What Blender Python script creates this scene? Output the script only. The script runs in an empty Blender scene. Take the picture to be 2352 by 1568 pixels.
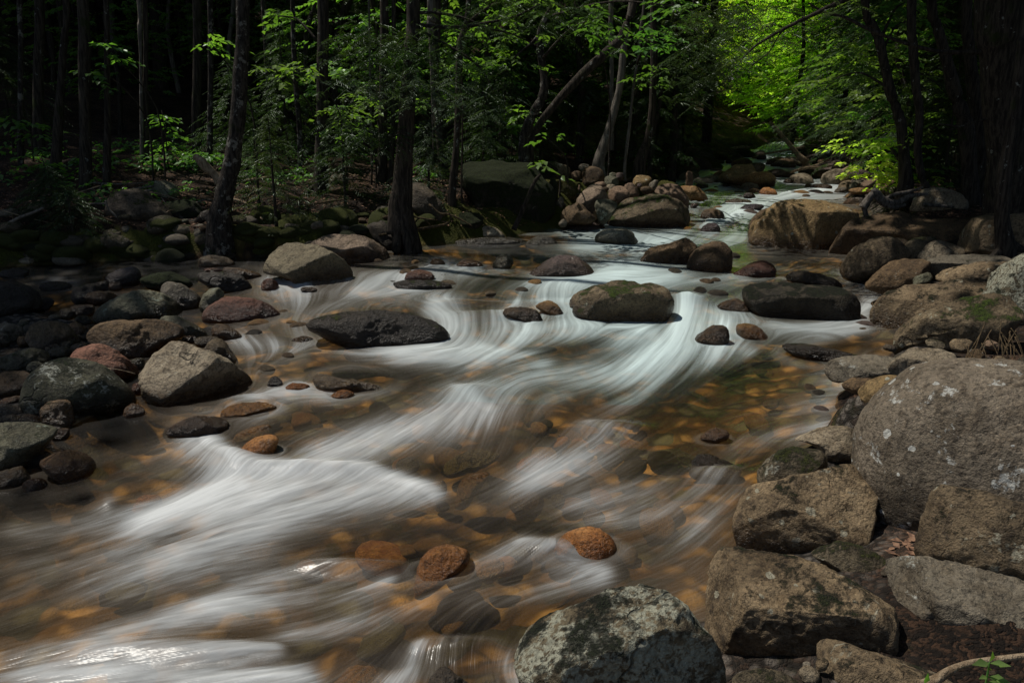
import bpy, math, random
import numpy as np
from mathutils import Vector
random.seed(7); RNG = np.random.default_rng(11)
SC = bpy.context.scene
R_ = math.radians

# ------------------------------------------------------------------ camera, world, sun, exposure
CAMZ, LENS = 1.9, 28.0
FPX = 2352*LENS/36.0
PITCH = math.atan((784-290)/FPX)
cd = bpy.data.cameras.new('camera'); cam = bpy.data.objects.new('camera', cd)
SC.collection.objects.link(cam); SC.camera = cam
cam.location = (0, 0, CAMZ); cam.rotation_euler = (math.pi/2-PITCH, 0, 0)
cd.lens = LENS; cd.sensor_width = 36; cd.clip_start = 0.05; cd.clip_end = 600
SUN_EL, SUN_AZ = R_(62), R_(-70)          # azimuth measured from +Y towards +X
SUND = Vector((math.sin(SUN_AZ)*math.cos(SUN_EL), math.cos(SUN_AZ)*math.cos(SUN_EL), math.sin(SUN_EL)))
world = bpy.data.worlds.new("World"); SC.world = world; world.use_nodes = True
wn = world.node_tree; bg = wn.nodes['Background']
sky = wn.nodes.new('ShaderNodeTexSky'); sky.sky_type = 'NISHITA'; sky.sun_disc = False
sky.sun_elevation = SUN_EL; sky.sun_rotation = SUN_AZ
wn.links.new(sky.outputs[0], bg.inputs[0]); bg.inputs[1].default_value = 0.085
sl = bpy.data.lights.new('sun', 'SUN'); so = bpy.data.objects.new('sun', sl); SC.collection.objects.link(so)
sl.energy = 4.8; sl.angle = R_(0.6); sl.color = (1, .95, .86)
so.rotation_euler = (-SUND).to_track_quat('-Z', 'Y').to_euler(); so.location = (-10, 10, 30)
SC.view_settings.view_transform = 'Standard'; SC.view_settings.look = 'None'
SC.view_settings.exposure = -0.55; SC.view_settings.gamma = 1
SC.render.engine = 'CYCLES'
cy = SC.cycles
cy.use_denoising = True; cy.max_bounces = 6; cy.diffuse_bounces = 3; cy.glossy_bounces = 2
cy.transmission_bounces = 3; cy.transparent_max_bounces = 6; cy.caustics_reflective = False
cy.caustics_refractive = False; cy.sample_clamp_indirect = 4.0
try: cy.denoiser = 'OPENIMAGEDENOISE'
except Exception: pass

# ------------------------------------------------------------------ small numpy helpers
CF = np.array([0, math.cos(PITCH), -math.sin(PITCH)]); CU = np.array([0, math.sin(PITCH), math.cos(PITCH)])
CR = np.array([1., 0, 0]); C0 = np.array([0, 0, CAMZ])
def ray(u, v):
    return CF + CR*((u-1176)/FPX) + CU*((784-v)/FPX)
def hash3(i, j, k, s):
    n = (i.astype(np.int64)*73856093) ^ (j.astype(np.int64)*19349663) ^ (k.astype(np.int64)*83492791) ^ (s*2654435761 & 0x7fffffff)
    n = (n ^ (n >> 13))*1274126177 & 0x7fffffff
    n = (n ^ (n >> 16))*1911520717 & 0x7fffffff
    return ((n >> 7) & 0xffff)/65535.0
def vnoise(p, seed=0):
    p = np.asarray(p, float); f = np.floor(p); t = p-f; t = t*t*(3-2*t); f = f.astype(np.int64)
    out = 0
    for a in (0, 1):
        for b in (0, 1):
            for c in (0, 1):
                w = (t[:, 0] if a else 1-t[:, 0])*(t[:, 1] if b else 1-t[:, 1])*(t[:, 2] if c else 1-t[:, 2])
                out = out + w*hash3(f[:, 0]+a, f[:, 1]+b, f[:, 2]+c, seed)
    return out*2-1
def fbm(p, seed=0, octs=4, gain=.5):
    s, a = 0, 1.
    p = np.asarray(p, float)
    for o in range(octs):
        s = s+a*vnoise(p*(2.03**o)+o*17.3, seed+o); a *= gain
    return s
def sstep(x, a, b):
    t = np.clip((x-a)/(b-a), 0, 1); return t*t*(3-2*t)

# ------------------------------------------------------------------ the lie of the land
WY = [-8, 0, 2, 4, 5, 6, 7.4, 8.4, 9.2, 10.4, 11.2, 12.2, 15, 18, 22, 30, 45, 90]
WZ = [-.45, -.16, -.07, .04, .09, .15, .22, .33, .38, .41, .47, .58, .70, .86, 1.06, 1.35, 1.9, 3.6]
def zw(y): return np.interp(y, WY, WZ)
def hit_plane(u, v, fn):
    d = ray(u, v); t = np.geomspace(1.0, 160, 900)
    P = C0+t[:, None]*d
    h = P[:, 2]-fn(P[:, 0], P[:, 1]); k = np.where(h < 0)[0]
    if len(k) == 0: return P[-1], t[-1]
    k = max(k[0], 1); a = h[k-1]/(h[k-1]-h[k]+1e-9)
    tt = t[k-1]+a*(t[k]-t[k-1]); return C0+tt*d, tt
wfn = lambda x, y: zw(y)
def edge(pts):
    q = np.array([hit_plane(u, v, wfn)[0] for u, v in pts]); q = q[np.argsort(q[:, 1])]
    return q[:, 1], q[:, 0]
RY, RX = edge([(1330, 1567), (1650, 1380), (1700, 1200), (1770, 1090), (1960, 985), (1985, 900), (2075, 800), (2035, 700), (2000, 620), (1950, 565), (1965, 500), (1950, 460), (1900, 415), (1860, 385), (1800, 352)])
LY, LX = edge([(-150, 680), (-60, 616), (480, 592), (840, 588), (1000, 565), (1180, 548), (1330, 522), (1420, 488), (1520, 440), (1570, 410), (1640, 385), (1690, 362), (1735, 347)])
LY = np.concatenate([[-8, 3, 6.5], LY[LY > 6.6]]); LX = np.concatenate([[-9, -7.5, -6.5], LX[-(len(LY)-3):]])
RY = np.concatenate([[-8, 1.2], RY, [45, 60, 90]]); RX = np.concatenate([[1.0, .35], RX, [RX[-1]+9, RX[-1]+16, RX[-1]+30]])
LY = np.concatenate([LY, [45, 60, 90]]); LX = np.concatenate([LX, [LX[-1]+9.5, LX[-1]+17, LX[-1]+31]])
def XR(y): return np.interp(y, RY, RX)
def XL(y): return np.interp(y, LY, LX)
BAR = np.array([hit_plane(u, v, wfn)[0][:2] for u, v in [(-900, 1230), (0, 1140), (110, 1080), (190, 985), (300, 930), (330, 850), (300, 790), (230, 745), (100, 705), (0, 700), (-500, 690)]])
def inpoly_soft(x, y, P, s):
    x = np.atleast_1d(x); y = np.atleast_1d(y); ins = np.zeros(x.shape, bool); d = np.full(x.shape, 1e9)
    n = len(P)
    for i in range(n):
        a, b = P[i], P[(i+1) % n]
        c = ((a[1] > y) != (b[1] > y)) & (x < (b[0]-a[0])*(y-a[1])/(b[1]-a[1]+1e-12)+a[0]); ins ^= c
        e = b-a; t = np.clip(((x-a[0])*e[0]+(y-a[1])*e[1])/(e@e), 0, 1)
        d = np.minimum(d, np.hypot(x-a[0]-t*e[0], y-a[1]-t*e[1]))
    return sstep(np.where(ins, d, -d), -s, s)
PADS = []
def ground(x, y, fine=True):
    x = np.atleast_1d(np.asarray(x, float)); y = np.atleast_1d(np.asarray(y, float))
    w = zw(y); dl = XL(y)-x; dr = x-XR(y)
    inside = np.minimum(-dl, -dr)                      # metres into the water
    bed = -.05-.20*sstep(inside, 0, 1.2)
    left = -.05+.26*sstep(dl, 0, .8)+.075*np.maximum(dl-.5, 0)+.010*np.maximum(dl-9, 0)**2*(y > 0)
    right = -.05+.22*sstep(dr, 0, .7)+.11*np.maximum(dr-.5, 0)+.012*np.maximum(dr-7, 0)**2
    z = np.where(dl > 0, left, np.where(dr > 0, right, bed))
    b = inpoly_soft(x, y, BAR, .22)
    z = np.where(dl > 0, z, z*(1-b)+b*.035)
    z = z+w
    hill = .42*np.maximum(y-34, 0)*sstep(np.minimum(np.abs(x-XL(y)), 99)*(dl > 0)+np.abs(dr)*(dr > 0), 0, 9)+.34*np.maximum(y-58, 0)
    z = z+np.minimum(hill, 60)
    if PADS:                                           # soil and rubble carried up under the bank boulders
        sw = np.zeros(x.shape)+1e-9; sz_ = np.zeros(x.shape)
        for (a, c, h, r) in PADS:
            k = np.exp(-((x-a)**2+(y-c)**2)/(r*r)); sw += k; sz_ += k*h
        m_ = sstep(np.maximum(dl, dr), -.35, .15); z = z+m_*np.clip(sw*1.3, 0, 1)*np.maximum(sz_/sw-z, 0)
    p = np.stack([x, y, 0*x], 1)
    land = np.maximum(sstep(dl, 0, 1.5), sstep(dr, 0, 1.5))
    z = z+sstep(dl, .05, .4)*(1-sstep(dl, 1.6, 2.6))*.10*np.maximum(fbm(p*2.6, 21, 3)+.15, 0)
    z = z+land*(.16*fbm(p*.35, 3, 3)+.05*fbm(p*1.7, 5, 3))
    if fine: z = z+(1-land)*.035*fbm(p*4.5, 9, 3)+land*.02*fbm(p*6, 8, 2)
    return z
def gfn(x, y): return ground(x, y, False)
def top_fn(x, y): return np.maximum(zw(y), gfn(x, y))
def at(u, v, D=None, lift=0):
    """point of the land or water that shows at this place, or the point on that ray D metres out"""
    if D is None: P, t = hit_plane(u, v, top_fn)
    else: t = D/ray(u, v)[1]; P = C0+t*ray(u, v)
    return P+np.array([0, 0, lift])
Z = {'D': (0, 0, 1.), 'Z1': (0, 0, .375), 'Z2': (784, 0, .375), 'Z3': (1568, 0, .375), 'Z4': (0, 551, .3516), 'Z5': (784, 490, .3516),
     'Z6': (1568, 429, .375), 'Z7': (0, 980, .375), 'Z8': (784, 980, .375), 'Z9': (1568, 980, .375), 'Z10': (1163.7, 306, .2148), 'Z11': (1592.5, 275.6, .2148)}
def zp(z, pts):
    a, b, s = Z[z]; return [(a+x*s, b+y*s) for x, y in pts]

# ------------------------------------------------------------------ objects
def link(o, parent=None):
    SC.collection.objects.link(o)
    if parent: o.parent = parent
    return o
def mesh_np(name, V, F, mat=None, smooth=True, attrs=None):
    V = np.ascontiguousarray(V, dtype=np.float32); F = np.asarray(F, dtype=np.int32)
    me = bpy.data.meshes.new(name); n = F.shape[1]
    me.vertices.add(len(V)); me.vertices.foreach_set('co', V.ravel())
    me.loops.add(F.size); me.loops.foreach_set('vertex_index', F.ravel())
    me.polygons.add(len(F)); me.polygons.foreach_set('loop_start', np.arange(0, F.size, n, dtype=np.int32))
    if smooth: me.polygons.foreach_set('use_smooth', np.ones(len(F), bool))
    for k, a in (attrs or {}).items():
        at_ = me.attributes.new(k, 'FLOAT', 'POINT'); at_.data.foreach_set('value', np.ascontiguousarray(a, dtype=np.float32))
    me.update(calc_edges=True)
    if mat: me.materials.append(mat)
    return me
def obj(name, me, parent=None, loc=(0, 0, 0)):
    o = bpy.data.objects.new(name, me); o.location = loc; return link(o, parent)
def tag(o, label=None, cat=None, group=None, kind=None):
    if label: o['label'] = label
    if cat: o['category'] = cat
    if group: o['group'] = group
    if kind: o['kind'] = kind
    return o
def empty(name, loc, rz=0, **k):
    o = bpy.data.objects.new(name, None); o.empty_display_size = .2; o.location = loc; o.rotation_euler = (0, 0, rz)
    link(o); return tag(o, **k)
def copy_tree(src, loc, rz=0, sc=1, **k):
    r = src.copy(); SC.collection.objects.link(r); r.location = loc; r.rotation_euler = (0, 0, rz); r.scale = (sc,)*3
    for ch in list(src.children):
        c = ch.copy(); SC.collection.objects.link(c); c.parent = r
    return tag(r, **k)

# ------------------------------------------------------------------ materials
class N:
    def __init__(s, name):
        s.m = bpy.data.materials.new(name); s.m.use_nodes = True; s.t = s.m.node_tree; s.t.nodes.clear()
        s.out = s.t.nodes.new('ShaderNodeOutputMaterial')
    def n(s, typ, ins=None, **props):
        nd = s.t.nodes.new('ShaderNode'+typ)
        for k, v in props.items(): setattr(nd, k, v)
        for k, v in (ins or {}).items(): s.set(nd.inputs[k], v)
        return nd
    def set(s, sock, v):
        if hasattr(v, 'is_output') and v.is_output: s.t.links.new(v, sock)
        elif isinstance(v, (tuple, list)) and len(v) == 3 and sock.type == 'RGBA': sock.default_value = (*v, 1)
        else: sock.default_value = v
    def mix(s, f, a, b, mode='MIX'):
        nd = s.n('Mix', data_type='RGBA', blend_type=mode)
        s.set(nd.inputs[0], f); s.set(nd.inputs[6], a); s.set(nd.inputs[7], b); return nd.outputs[2]
    def math(s, op, a, b=0., clamp=False):
        nd = s.n('Math', operation=op, use_clamp=clamp); s.set(nd.inputs[0], a); s.set(nd.inputs[1], b); return nd.outputs[0]
    def ramp(s, f, lo, hi):
        nd = s.n('MapRange', interpolation_type='SMOOTHSTEP'); s.set(nd.inputs[0], f); s.set(nd.inputs[1], lo); s.set(nd.inputs[2], hi); return nd.outputs[0]
    def noise(s, vec, scale, detail=4, rough=.55, dist=0.):
        nd = s.n('TexNoise'); s.set(nd.inputs['Vector'], vec); s.set(nd.inputs['Scale'], scale); s.set(nd.inputs['Detail'], detail)
        s.set(nd.inputs['Roughness'], rough); s.set(nd.inputs['Distortion'], dist); return nd.outputs[0]
    def coords(s, scale=(1, 1, 1)):
        tc = s.n('TexCoord'); oi = s.n('ObjectInfo')
        r = s.math('MULTIPLY', oi.outputs['Random'], 37.)
        va = s.n('VectorMath', operation='ADD'); s.set(va.inputs[0], tc.outputs['Object']); s.set(va.inputs[1], r)
        mp = s.n('Mapping'); s.set(mp.inputs[0], va.outputs[0]); mp.inputs['Scale'].default_value = scale
        return mp.outputs[0], oi.outputs['Random']
    def attr(s, name):
        return s.n('Attribute', attribute_name=name).outputs['Fac']
    def bump(s, h, st, dist=.02):
        nd = s.n('Bump'); s.set(nd.inputs['Height'], h); nd.inputs['Strength'].default_value = st; nd.inputs['Distance'].default_value = dist; return nd.outputs[0]
    def end(s, sh): s.t.links.new(sh, s.out.inputs[0]); return s.m
    def princ(s, **k):
        nd = s.n('BsdfPrincipled')
        for a, b in k.items(): s.set(nd.inputs[a.replace('_', ' ')], b)
        return nd.outputs[0]

def rock_mat(name, c1, c2, lich=.0, lcol=(.45, .45, .36), moss=.0, mcol=(.045, .06, .008), dark=.5, wetall=0., spots=0., crk=.55):
    c1 = (c1[0]*1.02, c1[1]*.95, c1[2]*.82); c2 = (c2[0]*1.02, c2[1]*.95, c2[2]*.82)
    m = N(name); v, rnd = m.coords()
    a = m.noise(v, 2.2, 5, .6, .3); b = m.noise(v, 17, 5, .65); f = m.noise(v, 85, 3, .7)
    col = m.mix(m.ramp(a, .35, .65), c1, c2)
    dk = m.mix(1., col, (.28, .25, .22), 'MULTIPLY')
    col = m.mix(m.math('MULTIPLY', m.ramp(b, .50, .66), dark), col, dk)             # stains
    lt = m.mix(1., m.mix(1., col, (1.9, 1.8, 1.65), 'MULTIPLY'), (.035, .03, .022), 'ADD')
    col = m.mix(m.math('MULTIPLY', m.ramp(f, .52, .70), .55), col, lt)               # crystals
    st3 = m.ramp(m.noise(v, 1.7, 7, .7, 1.2), .48, .66); col = m.mix(m.math('MULTIPLY', st3, .5), col, m.mix(1., col, (.42, .38, .33), 'MULTIPLY'))
    st2 = m.ramp(m.noise(v, 5.5, 6, .75, .6), .50, .60); col = m.mix(m.math('MULTIPLY', st2, .55), col, m.mix(1., col, (.48, .43, .36), 'MULTIPLY'))
    dk2 = m.mix(1., col, (.3, .3, .3), 'MULTIPLY')
    col = m.mix(m.math('MULTIPLY', m.ramp(m.noise(v, 48, 5, .8), .50, .60), .8), col, dk2)
    hv = m.math('ADD', m.math('MULTIPLY', rnd, .5), .75)
    hc = m.n('HueSaturation', {'Value': hv, 'Color': col}).outputs[0]; col = hc
    if lich > 0:
        ln = m.noise(v, 7, 6, .7, .4); lf = m.ramp(ln, .70-.22*lich, .74-.20*lich)
        lf = m.math('MULTIPLY', lf, m.ramp(m.noise(v, 48, 3, .7), .38, .52))
        if spots:
            nv = m.n('TexNoise', {'Vector': v, 'Scale': 30., 'Detail': 3.}); vv = m.n('VectorMath', operation='MULTIPLY_ADD')
            m.set(vv.inputs[0], nv.outputs['Color']); vv.inputs[1].default_value = (.035, .035, .035); m.set(vv.inputs[2], v)
            for sc_, th_ in ((8., .24), (17., .30)):
                vo = m.n('TexVoronoi', {'Vector': vv.outputs[0], 'Scale': sc_}); cs = m.n('SeparateColor', {0: vo.outputs['Color']})
                rad = m.math('MULTIPLY', cs.outputs[1], th_); sp = m.math('LESS_THAN', vo.outputs[0], rad)
                lf = m.math('MAXIMUM', lf, m.math('MULTIPLY', sp, m.ramp(cs.outputs[0], .66, .68)), True)
        col = m.mix(m.math('MULTIPLY', lf, .85), col, m.mix(m.ramp(m.noise(v, 70, 3), .35, .6), tuple(x*.62 for x in lcol), lcol))
    nk = m.n('TexNoise', {'Vector': v, 'Scale': 2.2, 'Detail': 5.}); vk = m.n('VectorMath', operation='MULTIPLY_ADD')
    m.set(vk.inputs[0], nk.outputs['Color']); vk.inputs[1].default_value = (.9, .9, .9); m.set(vk.inputs[2], v)
    ck = m.n('TexVoronoi', {'Vector': vk.outputs[0], 'Scale': 1.5}, feature='DISTANCE_TO_EDGE').outputs['Distance']
    crack = m.math('MULTIPLY', m.math('SUBTRACT', 1., m.ramp(ck, .0, .022)), m.ramp(a, .54, .62))
    col = m.mix(m.math('MULTIPLY', crack, crk), col, (.012, .01, .008))
    wet = m.attr('wet') if not wetall else m.math('MAXIMUM', m.attr('wet'), wetall)
    wcol = m.mix(1., col, (.36, .30, .24), 'MULTIPLY')
    col = m.mix(wet, col, wcol)
    rough = m.math('SUBTRACT', .72, m.math('MULTIPLY', wet, .46))
    geo = m.n('NewGeometry'); nz = m.n('SeparateXYZ', {0: geo.outputs['Normal']}).outputs[2]
    mm = 0.
    if moss > 0:
        mn = m.math('ADD', m.math('MULTIPLY', m.noise(v, 5., 8, .78), 1.), m.math('MULTIPLY', nz, .16))
        mm = m.ramp(mn, .80-.42*moss, .88-.40*moss)
        mc = m.mix(m.ramp(m.noise(v, 55, 5, .8), .35, .65), tuple(x*.35 for x in mcol), tuple(x*1.9 for x in mcol))
        col = m.mix(mm, col, mc); rough = m.mix(mm, rough, (.95, .95, .95))
    h = m.math('ADD', m.math('MULTIPLY', b, .7), m.math('MULTIPLY', m.noise(v, 60, 4, .7), .45))
    if moss > 0: h = m.math('ADD', h, m.math('MULTIPLY', m.math('MULTIPLY', m.noise(v, 150, 2), 1.2), mm))
    h = m.math('SUBTRACT', h, m.math('MULTIPLY', crack, crk*.8))
    nrm = m.bump(h, 1., .036)
    return m.end(m.princ(Base_Color=col, Roughness=rough, Normal=nrm, Specular_IOR_Level=.4))

RM = {
 'tan':   rock_mat('tan granite', (.135, .103, .066), (.265, .205, .135), .42, (.40, .37, .27), .30, (.018, .022, .004), dark=.7, spots=1),
 'gold':  rock_mat('ochre granite', (.20, .14, .066), (.31, .225, .115), .3, (.42, .42, .33), .12, (.05, .05, .008), dark=.45, spots=1),
 'grey':  rock_mat('grey granite', (.13, .12, .10), (.21, .19, .16), .35, (.5, .5, .44), .1),
 'pale':  rock_mat('pale speckled granite', (.20, .17, .13), (.37, .325, .26), .35, (.50, .51, .42), .08, dark=.75),
 'green': rock_mat('grey-green schist', (.115, .12, .088), (.19, .195, .145), .5, (.36, .41, .32), .15),
 'brown': rock_mat('brown granite', (.085, .054, .028), (.20, .135, .074), .25, (.36, .32, .24), .22, (.03, .03, .006), dark=.65),
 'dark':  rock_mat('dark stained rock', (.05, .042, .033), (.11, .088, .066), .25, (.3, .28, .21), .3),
 'orange':rock_mat('orange stained stone', (.52, .23, .075), (.72, .39, .155), .0, dark=.25, wetall=.35, crk=.8),
 'amber': rock_mat('amber river stone', (.36, .20, .07), (.46, .30, .14), .0, dark=.6, wetall=.25),
 'red':   rock_mat('red-brown stone', (.16, .065, .045), (.24, .12, .085), .05, dark=.5),
 'purple':rock_mat('purple-grey stone', (.12, .09, .095), (.20, .155, .145), .12),
 'pink':  rock_mat('pinkish granite', (.20, .135, .095), (.28, .20, .15), .1, dark=.4),
 'mossy': rock_mat('mossy boulder', (.09, .075, .05), (.17, .145, .105), .5, (.42, .41, .33), .5, (.04, .045, .007)),
 'moss':  rock_mat('deep moss cushion', (.05, .045, .03), (.10, .09, .06), .0, moss=1.6, mcol=(.06, .07, .007)),
 'black': rock_mat('black wet rock', (.035, .03, .026), (.075, .062, .05), .18, (.2, .2, .16), .25, wetall=.5),
 'mottled': rock_mat('lichen mottled rock', (.085, .072, .045), (.165, .14, .095), 1.28, (.42, .42, .32), .45, (.012, .016, .005), dark=.8),
 'olive': rock_mat('olive river stone', (.13, .13, .06), (.2, .2, .1), 0, dark=.4, wetall=.25),
}
def bark_mat(name, c1, c2, lich=.3, lcol=(.30, .31, .28), vs=1.):
    m = N(name); v, rnd = m.coords((1, 1, .13*vs)); v2, _ = m.coords()
    a = m.noise(v, 34, 5, .7); b = m.noise(v2, 3.5, 4, .6)
    col = m.mix(m.ramp(a, .38, .62), c1, c2)
    lf = m.math('MULTIPLY', m.ramp(m.noise(v2, 9, 5, .7), .66-.2*lich, .70-.2*lich), .85)
    col = m.mix(lf, col, lcol); col = m.mix(m.ramp(b, .6, .75), col, (.03, .04, .01))
    return m.end(m.princ(Base_Color=col, Roughness=.9, Normal=m.bump(a, 1., .03), Specular_IOR_Level=.2))
BARK = bark_mat('dark hemlock bark', (.02, .016, .013), (.075, .06, .046), .1)
BIRCH = bark_mat('peeling birch bark', (.016, .013, .011), (.065, .054, .044), .5, (.22, .21, .18), 2.)
GREYB = bark_mat('pale grey bark', (.10, .085, .07), (.22, .195, .165), .3, (.3, .3, .27))
DEADW = bark_mat('bleached dead wood', (.20, .14, .085), (.42, .32, .21), .1, (.4, .36, .28))
LOGW = bark_mat('rotting log', (.06, .045, .025), (.16, .11, .06), .1)
ROOTW = bark_mat('grey driftwood', (.07, .06, .05), (.20, .175, .15), .1)

def leaf_mat(name, c1, c2, trans=.5, sc=2.):
    m = N(name); tc = m.n('NewGeometry').outputs['Position']
    a = m.noise(tc, sc, 3, .6); b = m.noise(tc, 19, 2)
    col = m.mix(m.ramp(m.math('ADD', m.math('MULTIPLY', a, .6), m.math('MULTIPLY', b, .4)), .38, .62), c1, c2)
    rnd = m.n('ObjectInfo').outputs['Random']
    col = m.n('HueSaturation', {'Hue': m.math('ADD', .462, m.math('MULTIPLY', rnd, .05)), 'Saturation': m.math('ADD', .68, m.math('MULTIPLY', b, .3)), 'Value': m.math('ADD', .7, m.math('MULTIPLY', m.math('FRACT', m.math('MULTIPLY', rnd, 13.)), .6)), 'Color': col}).outputs[0]
    d = m.n('BsdfDiffuse', {'Color': col}).outputs[0]
    tcol = m.mix(1., col, (1.0, 1.25, .35), 'MULTIPLY')
    t = m.n('BsdfTranslucent', {'Color': m.mix(1., tcol, (1.6, 1.6, 1.6), 'MULTIPLY')}).outputs[0]
    g = m.n('BsdfGlossy', {'Color': (.8, .9, .8), 'Roughness': .35}).outputs[0]
    x = m.n('MixShader', {0: trans, 1: d, 2: t}).outputs[0]
    x = m.n('MixShader', {0: .035, 1: x, 2: g}).outputs[0]
    return m.end(x)
L_BEECH = leaf_mat('fresh beech leaves', (.07, .17, .02), (.14, .30, .035), .5)
L_MAPLE = leaf_mat('maple leaves', (.06, .18, .025), (.13, .31, .045), .45)
L_SUN = leaf_mat('sun-brightened yellow-green leaves', (.28, .46, .025), (.52, .66, .05), .62)  # leaf colour brightened to stand in for sun shining through the leaves
L_HEM = leaf_mat('hemlock needles', (.022, .045, .014), (.05, .09, .028), .25)
L_HEM2 = leaf_mat('blue-green hemlock needles', (.035, .065, .04), (.07, .11, .065), .25)
L_CAN = leaf_mat('canopy leaves', (.04, .09, .012), (.08, .16, .02), .3)

# ground sheet
def ground_mat():
    m = N('forest floor and stream bed'); pos = m.n('NewGeometry').outputs['Position']
    nj = m.n('TexNoise', {'Vector': pos, 'Scale': 14., 'Detail': 4.}); vj = m.n('VectorMath', operation='MULTIPLY_ADD')
    m.set(vj.inputs[0], nj.outputs['Color']); vj.inputs[1].default_value = (.12, .12, .12); m.set(vj.inputs[2], pos)
    vo = m.n('TexVoronoi', {'Vector': vj.outputs[0], 'Scale': 60.}); cc = m.n('SeparateColor', {0: vo.outputs['Color']}).outputs[0]
    lit = m.mix(m.ramp(m.math('MULTIPLY', cc, m.noise(pos, 7, 5, .7)), .15, .6), (.022, .014, .009), (.15, .08, .045))
    lit = m.mix(m.ramp(m.noise(pos, 1.3, 4), .45, .62), lit, m.mix(1., lit, (.4, .4, .4), 'MULTIPLY'))
    mo = m.mix(m.noise(pos, 60, 3), (.016, .020, .004), (.10, .105, .012))
    mask = m.ramp(m.math('ADD', m.attr('moss'), m.math('MULTIPLY', m.noise(pos, 3, 5, .65), .9)), .78, .92)
    land = m.mix(mask, lit, mo)
    dn = m.n('VectorMath', {1: (0, 0, 0)}, operation='ADD'); m.set(dn.inputs[0], pos)
    nz = m.n('TexNoise', {'Vector': pos, 'Scale': 3.}); vm = m.n('VectorMath', operation='MULTIPLY_ADD')
    m.set(vm.inputs[0], nz.outputs['Color']); vm.inputs[1].default_value = (.25, .25, .25); m.set(vm.inputs[2], pos)
    vb = m.n('TexVoronoi', {'Vector': vm.outputs[0], 'Scale': 6.5, 'Smoothness': .35}, feature='SMOOTH_F1'); cb = m.n('SeparateColor', {0: vb.outputs['Color']})
    bed = m.mix(m.ramp(cb.outputs[0], .2, .8), (.17, .11, .05), (.44, .28, .12))
    bed = m.mix(m.math('MULTIPLY', m.ramp(cb.outputs[1], .6, .85), .75), bed, (.50, .29, .11))
    bed = m.mix(m.ramp(cb.outputs[2], .6, .8), bed, (.13, .13, .09))
    bed = m.mix(m.ramp(m.noise(pos, 1.1, 4), .38, .62), m.mix(1., bed, (.5, .46, .42), 'MULTIPLY'), bed)
    bed = m.mix(m.ramp(vb.outputs[0], .18, .55), bed, m.mix(1., bed, (.22, .2, .18), 'MULTIPLY'))
    vg = m.n('TexVoronoi', {'Vector': pos, 'Scale': 20.}); cg = m.n('SeparateColor', {0: vg.outputs['Color']}).outputs[0]
    gr = m.mix(cg, (.05, .045, .04), (.22, .19, .16)); gr = m.mix(m.ramp(vg.outputs[0], .25, .6), gr, (.02, .018, .015))
    land = m.mix(m.attr('gravel'), land, gr)
    col = m.mix(m.attr('bed'), land, bed)
    h = m.mix(m.attr('bed'), m.math('MULTIPLY', vo.outputs[0], -.6), m.math('MULTIPLY', vb.outputs[0], -1.6))
    h = m.math('ADD', h, m.math('MULTIPLY', m.noise(pos, 45, 4), .5))
    return m.end(m.princ(Base_Color=col, Roughness=.9, Normal=m.bump(h, .8, .04), Specular_IOR_Level=.25))
def water_mat():
    m = N('stream water'); foam = m.attr('foam'); st = m.attr('streak')
    pos = m.n('NewGeometry').outputs['Position']
    rip = m.math('ADD', m.math('MULTIPLY', st, 1.), m.math('MULTIPLY', m.noise(pos, 9, 3), .35))
    nrm = m.bump(rip, .22, .010)
    tr = m.n('BsdfTransparent', {'Color': (.90, .80, .58)}).outputs[0]
    gl = m.n('BsdfGlossy', {'Color': (1, 1, 1), 'Roughness': .27, 'Normal': nrm}).outputs[0]
    fr = m.n('Fresnel', {'IOR': 1.33, 'Normal': nrm}).outputs[0]
    base = m.n('MixShader', {0: fr, 1: tr, 2: gl}).outputs[0]
    mk = m.attr('milk')
    df = m.n('BsdfDiffuse', {'Color': m.mix(m.ramp(foam, .0, .46), m.mix(mk, (.40, .31, .21), (.36, .40, .33)), m.mix(mk, (.68, .70, .70), (.66, .80, .80))), 'Normal': m.bump(st, .10, .008)}).outputs[0]
    return m.end(m.n('MixShader', {0: foam, 1: base, 2: df}).outputs[0])
# ------------------------------------------------------------------ ground sheet
def build_ground():
    ys = np.concatenate([np.linspace(-8, 1.2, 24), np.geomspace(1.25, 40, 460), np.geomspace(41, 200, 60)])
    s = np.linspace(-1, 1, 420); s = np.sign(s)*np.abs(s)**1.25
    Y = np.repeat(ys[:, None], len(s), 1); W = 5.5+1.25*np.maximum(Y, 0)
    X = s[None, :]*W+.06*np.maximum(Y, 0)
    x, y = X.ravel(), Y.ravel(); z = ground(x, y)
    nr, nc = Y.shape; i = np.arange(nr-1)[:, None]*nc+np.arange(nc-1)[None, :]
    F = np.stack([i, i+1, i+nc+1, i+nc], -1).reshape(-1, 4)
    w = zw(y); dl = XL(y)-x; dr = x-XR(y); bar = inpoly_soft(x, y, BAR, .25)
    bed = 1-sstep(z-w, -.02, .03); shore = np.minimum(np.abs(dl), np.abs(dr))
    moss = np.where(dl > 0, .56-.36*sstep(dl, .5, 2.2), .30-.2*sstep(dr, 0, 3))*(y < 40)
    moss = np.where(y > 17, .02, moss)
    me = mesh_np('ground', np.stack([x, y, z], 1), F, ground_mat(), True,
                 {'bed': bed, 'moss': moss, 'gravel': np.clip(bar+(dr > 0)*(1-sstep(dr, .3, 1.2))*.8, 0, 1)})
    tag(obj('ground', me), 'brown leaf litter and mossy soil over a cobbled amber stream bed', 'ground', kind='structure')
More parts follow.
